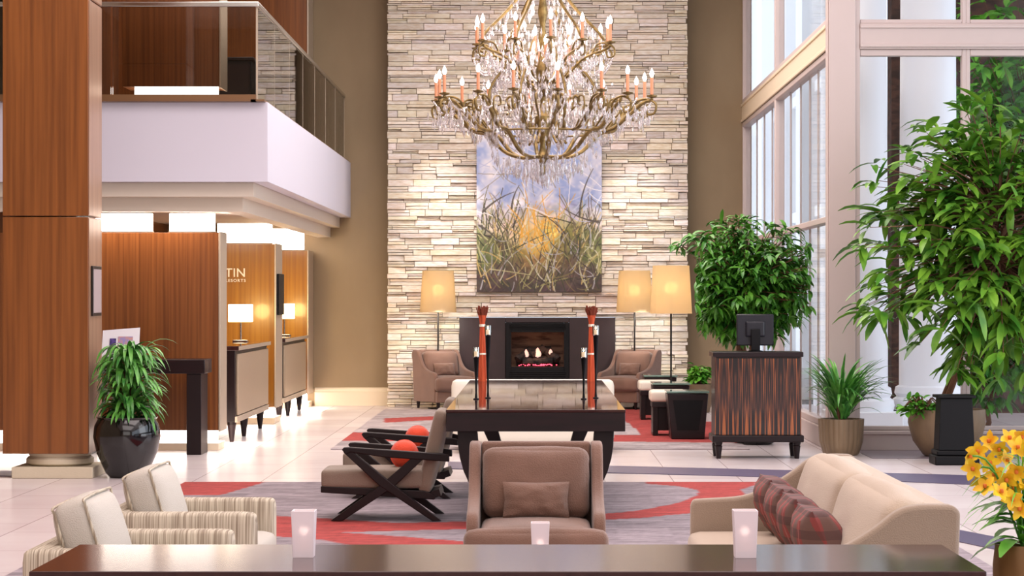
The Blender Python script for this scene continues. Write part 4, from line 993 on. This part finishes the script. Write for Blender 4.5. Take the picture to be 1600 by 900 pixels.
for i in range(NU):
    a = 2*PI*(i+.2)/NU; f = 1 if i % 2 else .9
    pr = [(5, 150), (20, 138), (40, 122), (64, 98), (84, 88), (100, 84), (113, 78)]
    pts = smooth_curve([rp(r*f, y, a) for r, y in pr], 4)
    mb = MB().tube(pts, .013, 8); scr = smooth_curve([rp(r*f, y, a) for r, y in ((84, 88), (92, 74), (106, 72), (120, 80), (120, 92), (110, 94), (108, 86))], 4); mb.tube(scr, .009, 7)
    arm = mb.build('arm', M['gold'], ch); fixture(arm, a, 114*f, 72, 43, 28 if i % 3 else 24)
    cr_pts += [(p, 1) for p in pts[4::3]]
for i in range(6):
    a = 2*PI*(i+.1)/6; pts = smooth_curve([rp(r, y, a) for r, y in ((104, 76), (90, 52), (62, 24), (40, -2), (26, -30), (10, -52))], 4)
    MB().tube(pts, [.012+.008*q/len(pts) for q in range(len(pts))], 8).build('crown_arm', M['gold'], ch); cr_pts += [(p, 1) for p in pts[::2]]
for i in range(6):
    a = 2*PI*(i+.6)/6; pts = smooth_curve([rp(r, y, a) for r, y in ((6, 125), (26, 128), (42, 116), (46, 104))], 4)
    arm = MB().tube(pts, .011, 7).build('arm', M['gold'], ch); fixture(arm, a, 46, 100, 72, 58)
def drop(mb, p, L, r):
    """faceted pendant hanging from p"""
    n = 6; vs = [p] + [p+Vector((r*math.cos(2*PI*j/n), r*math.sin(2*PI*j/n), -L*.62)) for j in range(n)] + [p-Vector((0, 0, L))]
    fs = [(0, 1+j, 1+(j+1) % n) for j in range(n)] + [(n+1, 1+(j+1) % n, 1+j) for j in range(n)]; mb.add(vs, [f[::-1] for f in fs])
rc = random.Random(11)
# long icicles under the bowl: individual parts
k_ = 0
for R_, n_, y0, l0 in ((8, 5, 262, .17), (24, 10, 252, .20), (42, 16, 248, .18), (58, 18, 248, .15), (82, 12, 228, .12), (168, 23, 172, .13)):
    for j in range(n_):
        a = 2*PI*(j+rc.random()*.5)/n_; mb = MB(); p = rp(R_*rc.uniform(.9, 1.1), y0+rc.uniform(-4, 4), a)
        drop(mb, p-Vector((0, 0, .03)), l0*rc.uniform(.7, 1.2), .014); mb.soft(p-Vector((0, 0, .012)), (.018, .018, .018), .007, n=2)
        mb.build('crystal_drop', M['crystal'], ch, angle=5)
mb = MB()
for (p, _) in cr_pts:
    for j in range(3):
        q = p+Vector((rc.uniform(-.04, .04), rc.uniform(-.04, .04), -.02)); drop(mb, q, rc.uniform(.05, .12), rc.uniform(.010, .018))
for j in range(620):
    t_ = rc.random(); py = 40+t_*175; rmax = 95 if py < 130 else (115 if py < 180 else 70)
    r = rmax*math.sqrt(rc.uniform(.03, 1)); drop(mb, rp(r, py, rc.uniform(0, 2*PI)), rc.uniform(.04, .10), rc.uniform(.008, .017))
for j in range(260):
    a = rc.uniform(0, 2*PI); drop(mb, rp(rc.uniform(120, 182), 168+rc.uniform(0, 26), a), rc.uniform(.05, .12), rc.uniform(.009, .015))
for j in range(150):
    a = rc.uniform(0, 2*PI); r = rc.uniform(0, 78); drop(mb, rp(r, 246+rc.uniform(-6, 34*(1-r/100)), a), rc.uniform(.06, .13), rc.uniform(.008, .014))
# garlands between the rings
for (ra, ya, rb, yb, n_) in ((172, 160, 140, 172, 16), (112, 92, 86, 112, 12), (110, 92, 40, 128, 12)):
    for j in range(n_):
        a = 2*PI*(j+.5)/n_
        for q in range(17):
            t_ = q/16; drop(mb, rp(ra+(rb-ra)*t_, ya+(yb-ya)*t_+math.sin(t_*PI)*9, a), .028, .011)
o = mb.build('crystal_strands', M['crystal'], ch, angle=5); o['kind'] = 'stuff'
point('chandelier_glow_lower', (XC, DCH, zc(118)), 70, (1, .84, .78), .9); point('chandelier_glow_upper', (XC, DCH, zc(40)), 50, (1, .82, .78), .6)

# ================================================================== PLANTS
def leafpts(p, d, L, droop, n=5):
    pts = [Vector(p)]; d = Vector(d).normalized()
    for i in range(n):
        pts.append(pts[-1]+d*L/n); d = (d+Vector((0, 0, -droop/n))).normalized()
    return pts
def tree(name, lab, loc, trunk_h, cen, rad, ncl, lpc, L, Wd, lm, seed, group=None, pot=None, zmin=None, bounds=None, trunks=1, droop=.9, skip=None):
    r = random.Random(seed); t = thing(name, lab, 'plant', loc, group); cen = Vector(cen); loc = Vector(loc)
    mbt = MB(); z0 = .1
    for k in range(trunks):
        o = Vector((r.uniform(-.06, .06), r.uniform(-.06, .06), 0)) if trunks > 1 else Vector((0, 0, 0))
        base = loc+o+Vector((0, 0, pot or 0)); tp = Vector((cen.x+o.x*3, cen.y+o.y*3, loc.z+trunk_h))
        pts = [base.lerp(tp, q/6)+Vector((.03*math.sin(q*1.7+k), .03*math.cos(q*1.3), 0))*(1 if 0 < q < 6 else 0) for q in range(7)]
        mbt.tube(pts, [.035-.002*q for q in range(7)], 9)
    mbt.build('trunk', M['bark'], t)
    br = MB(); lf = MB()
    for c in range(ncl):
        for _ in range(40):
            v = Vector((r.uniform(-1, 1), r.uniform(-1, 1), r.uniform(-1, 1)))
            if .35 < v.length < 1: break
        p = cen+Vector((v.x*rad[0], v.y*rad[1], v.z*rad[2]))
        if bounds:
            p.x = min(max(p.x, bounds[0]), bounds[1]); p.y = min(max(p.y, bounds[2]), bounds[3])
        st = Vector((cen.x, cen.y, max(loc.z+trunk_h*.75, min(p.z-.1, loc.z+trunk_h))))+Vector((v.x, v.y, 0))*.05
        md = st.lerp(p, .5)+Vector((0, 0, .08)); pts = [st, st.lerp(md, .6), md, md.lerp(p, .6), p]
        if not (skip and any(skip(q_) for q_ in pts[2:])): br.tube(pts, [.012, .009, .007, .005, .003], 5)
        out = (p-cen); out.z *= .4; out = out.normalized() if out.length > .01 else Vector((1, 0, 0))
        for j in range(lpc):
            q = r.uniform(.45, 1); b = st.lerp(p, q) if q < .8 else p+Vector((r.uniform(-.03, .03), r.uniform(-.03, .03), r.uniform(-.03, .03)))
            a = r.uniform(0, 2*PI); d = out*r.uniform(.2, 1)+Vector((math.cos(a), math.sin(a), r.uniform(-.5, .5)))*.9
            l = L*r.uniform(.65, 1.15); pts = leafpts(b, d, l, droop*r.uniform(.5, 1.5), 4)
            if skip and any(skip(q_) for q_ in pts): continue
            if bounds and any(not(bounds[0]-.05 < q_.x < bounds[1]+.05 and q_.y < bounds[3]+.05) for q_ in pts): continue
            lf.blade(pts, Wd*r.uniform(.8, 1.15), fold=.3, twist=r.uniform(-.5, .5))
    br.build('branch', M['bark'], t); lf.build('foliage', lm, t, angle=60); return t
def strap_plant(name, lab, loc, n, L, Wd, up, lm, seed, zs, spread=.1, droop=1.6, stems=0, skip=None):
    r = random.Random(seed); t = thing(name, lab, 'plant', loc, None); lf = MB(); loc = Vector(loc)
    for i in range(n):
        a = r.uniform(0, 2*PI); z = r.uniform(*zs); b = loc+Vector((math.cos(a)*spread*r.random(), math.sin(a)*spread*r.random(), z))
        d = Vector((math.cos(a), math.sin(a), up*r.uniform(.5, 1.5))); pts = leafpts(b, d, L*r.uniform(.65, 1.1), droop*r.uniform(.6, 1.3), 7)
        if skip and any(skip(q_) for q_ in pts): continue
        lf.blade(pts, Wd*r.uniform(.8, 1.1), fold=.35, shape=lambda q: (1-q)**.45*(.55+.45*min(1, q*4)))
    lf.build('foliage', lm, t, angle=60)
    if stems:
        mb = MB()
        for i in range(stems):
            o = Vector((r.uniform(-.08, .08), r.uniform(-.08, .08), 0)); mb.tube([loc+o*.6, loc+o+Vector((0, 0, zs[1]))], .016, 7)
        mb.build('stem', M['bark'], t)
    return t
def pot(name, prof, c, m, lab, group=None, n=40, flute=0, nf=0, soil=None):
    t = thing(name, lab, 'planter', c, group); MB().lathe(prof, c, n, flute, nf).build('body', m, t)
    if soil: MB().lathe([(0, soil[1]-.02), (soil[0], soil[1]-.02), (soil[0]*.97, soil[1]), (0, soil[1]+.01)], c, 28).build('soil', M['soil'], t)
    return t
# black glazed pot with strap-leaf plant (left)
c = (Xp(199, 21.2)-.0, 21.18, 0)
pot('glazed_pot', [(.0, 0), (.15, 0), (.19, .04), (.27, .22), (.30, .36), (.29, .46), (.26, .52), (.275, .54), (.25, .54), (.24, .50), (0, .50)], c, M['black'], 'glossy black pot beside the wood column', soil=(.23, .51))
strap_plant('strap_leaf_plant', 'lush strap-leaved plant in the glossy black pot', (c[0], c[1], .50), 340, .37, .056, 1.3, M['leaf3'], 4, (.02, .62), .15, 2.9, stems=6, skip=lambda q: q.x < -3.955)
# tree 1 behind podium
c1 = (Xp(1180, 26.0), 26.0, 0)
pot('bowl_planter', [(0, 0), (.18, 0), (.22, .03), (.30, .18), (.33, .36), (.34, .42), (.31, .42), (.30, .38), (0, .38)], c1, M['black'], 'dark bowl planter behind the striped podium', soil=(.295, .39))
tree('ficus_tree', 'bushy dark green indoor tree behind the podium', (c1[0], c1[1], .385), 1.25, (Xp(1160, 26.0), 26.0, 1.80), (.95, .62, .68), 380, 15, .175, .045, M['leaf1'], 21, bounds=(1.30, 2.98, 25.25, 27.0), trunks=3, droop=1.3, skip=lambda q: (CX+q.x*F/q.y < 1086 and 402 < HY-(q.z-H)*F/q.y < 520) or q.z < .95)
# tree 2 (big, right)
c2 = (Xp(1478, 24.0), 23.95, 0)
pot('bowl_planter', [(0, 0), (.20, 0), (.24, .02), (.34, .16), (.39, .34), (.385, .48), (.36, .48), (.355, .44), (0, .44)], c2, M['taupepot'], 'large round taupe planter under the broad-leaved tree', soil=(.35, .45))
tree('broadleaf_tree', 'tall broad-leaved tree by the garden windows', (Xp(1467, 23.9), c2[1], .455), 2.0, (4.55, 23.3, 2.15), (1.5, .8, 1.42), 270, 10, .33, .08, M['leaf2'], 33, trunks=2, droop=.95, bounds=(2.9, 6.4, 22.0, 24.7), skip=lambda q: q.z < .52 or (q.z < .72 and q.x < 4.25))
strap = tree('creeping_plant', 'low leafy plant at the left rim of the large taupe planter', (Xp(1446, 23.7), 23.75, .455), .06, (Xp(1440, 23.7), 23.72, .50), (.24, .12, .09), 26, 8, .09, .05, M['leaf4'], 9, droop=.6)
# black pedestal
t = thing('square_pedestal', 'black square pedestal in front of the large taupe planter', 'pedestal', (Xp(1495, 22.7), 22.85, 0))
xa, xb = Xp(1470, 22.7), Xp(1520, 22.7); 
MB().add([(xa-.02,22.7,.14),(xb+.02,22.7,.14),(xb+.02,23.0,.14),(xa-.02,23.0,.14),(xa,22.72,.64),(xb,22.72,.64),(xb,22.98,.64),(xa,22.98,.64)], [(0,3,2,1),(4,5,6,7),(0,1,5,4),(1,2,6,5),(2,3,7,6),(3,0,4,7)]).build('shaft', M['blacksatin'], t, bevel=.006)
MB().box(xa-.06, xb+.06, 22.66, 23.04, 0, .09).box(xa-.04, xb+.04, 22.68, 23.02, .09, .14).build('base', M['blacksatin'], t, bevel=.012)
MB().box(xa-.03, xb+.03, 22.69, 23.01, .641, .67).build('top', M['blacksatin'], t, bevel=.006)
# agave in fluted pot
c3 = (Xp(1315, 24.16), 24.2, 0)
pot('fluted_pot', [(0, 0), (.16, 0), (.18, .02), (.215, .14), (.228, .37), (.205, .37), (.20, .33), (0, .33)], c3, M['taupepot'], 'fluted brown pot in front of the white corner post', n=96, flute=.035, nf=24, soil=(.195, .34))
strap_plant('spiky_plant', 'spiky green plant in the fluted brown pot', (c3[0], c3[1], .34), 230, .60, .046, 1.9, M['leaf3'], 14, (.02, .26), .12, 1.5, stems=4, skip=lambda q: q.x < 2.72 or q.y > 24.78)
# small plant by the stone wall
c4 = (Xp(1093, 33.2), 33.2, 0)
pot('small_pot', [(0, 0), (.14, 0), (.19, .2), (.22, .40), (.20, .40), (.19, .36), (0, .36)], c4, M['taupepot'], 'small brown pot near the right side of the stone wall', soil=(.185, .37))
tree('leafy_plant', 'small bright green plant near the right side of the stone wall', (c4[0], c4[1], .37), .12, (c4[0], c4[1], .52), (.26, .2, .14), 34, 9, .12, .06, M['leaf4'], 5, droop=.7)
# garden greenery behind the glass
gg = 'shrubs and trees in the garden'
tree('garden_tree', 'leafy garden tree beyond the upper right window', (6.5, 30.5, -.02), 2.8, (6.5, 30.3, 4.3), (1.5, 1.0, 1.5), 190, 16, .26, .10, M['leaf4'], 41, gg)
tree('garden_shrub', 'garden shrub seen between the white columns', (4.15, 30.5, -.02), .8, (4.15, 30.5, 1.3), (.35, .5, 1.2), 60, 12, .2, .07, M['leaf1'], 42, gg)
tree('garden_shrub', 'dark garden shrub behind the large taupe planter', (5.5, 29.0, -.02), .6, (5.6, 29, 1.4), (1.0, .6, 1.1), 150, 14, .22, .07, M['leaf1'], 43, gg)
# yellow orchids in a floor vase (lower right)
dv = 8.0; vx = Xp(1597, dv)
pot('floor_vase', [(0, 0), (.07, 0), (.085, .02), (.095, .4), (.098, .70), (.09, .77), (.08, .77), (.078, .72), (0, .70)], (vx, dv, 0), M['bronze'], 'tall bronze vase holding the yellow orchids')
orc = thing('orchid_arrangement', 'yellow orchids with green leaves in the tall bronze vase', 'flowers', (vx, dv, .72))
ro = random.Random(8); stm = MB(); heads = []
for (px, py, dd_) in ((1512, 712, 0), (1528, 705, .05), (1522, 732, -.04), (1545, 722, .03), (1560, 700, .1), (1575, 686, .1), (1588, 700, .02), (1596, 680, .1), (1605, 705, 0), (1556, 742, 0), (1574, 748, -.06), (1590, 735, -.08), (1600, 755, 0), (1540, 762, -.05), (1562, 770, -.1), (1582, 780, -.1), (1610, 730, .1), (1548, 690, .12), (1620, 760, 0), (1530, 748, .05), (1595, 795, -.1), (1570, 720, .05), (1586, 762, 0)):
    heads.append(P(px, py, dv+dd_))
top_ = Vector((vx, dv, .76))
for hpt in heads[::2]:
    m_ = top_.lerp(hpt, .55)+Vector((0, 0, .10)); stm.tube(smooth_curve([top_, m_, hpt], 4), .004, 5)
stm.build('stem', M['leaf3'], orc)
for hpt in heads:
    mb = MB(); a0 = ro.uniform(0, 2*PI); face = Vector((ro.uniform(-1.3, 1.1), -1, ro.uniform(-.7, .8))).normalized()
    u_ = face.cross(Vector((0, 0, 1))).normalized(); v_ = u_.cross(face)
    for j in range(5):
        a = a0+2*PI*j/5; d = (u_*math.cos(a)+v_*math.sin(a))+face*.35
        mb.blade(leafpts(hpt, d, .042*ro.uniform(.9, 1.1), .3, 4), .027, nrm_up=face, fold=.2)
    b = mb.build('blossom', M['orchid'], orc, angle=60)
    MB().soft(hpt+face*.012, (.014, .014, .016), .006, n=3).build('lip', M['orchidlip'], b)
lf = MB()
for j in range(34):
    a = ro.uniform(0, 2*PI); lf.blade(leafpts(top_+Vector((0, 0, ro.uniform(0, .18))), (math.cos(a), math.sin(a)*.6, ro.uniform(-.1, .5)), ro.uniform(.10, .20), 1.2, 5), .055, fold=.25)
for j in range(30):
    a = ro.uniform(0, 2*PI); lf.blade(leafpts(top_+Vector((0, 0, ro.uniform(.1, .3))), (math.cos(a)-.3, math.sin(a)*.6, .6), ro.uniform(.15, .26), 1.8, 6), .008, fold=.1)
lf.build('foliage', M['leaf4'], orc, angle=60)

# furniture on the rugs stands on the pile, not in it
for o in list(C.objects):
    if o.parent is None and (o.name.split('.')[0] in ('lounge_chair', 'round_cushion', 'long_table', 'candle_stand', 'reed_bundle', 'cream_settee', 'side_table', 'cushioned_stool', 'armchair', 'coffee_table', 'plaid_cushion', 'sofa') or o.get('label', '').startswith('frosted glass votive holder in front of')):
        o.location.z += .012
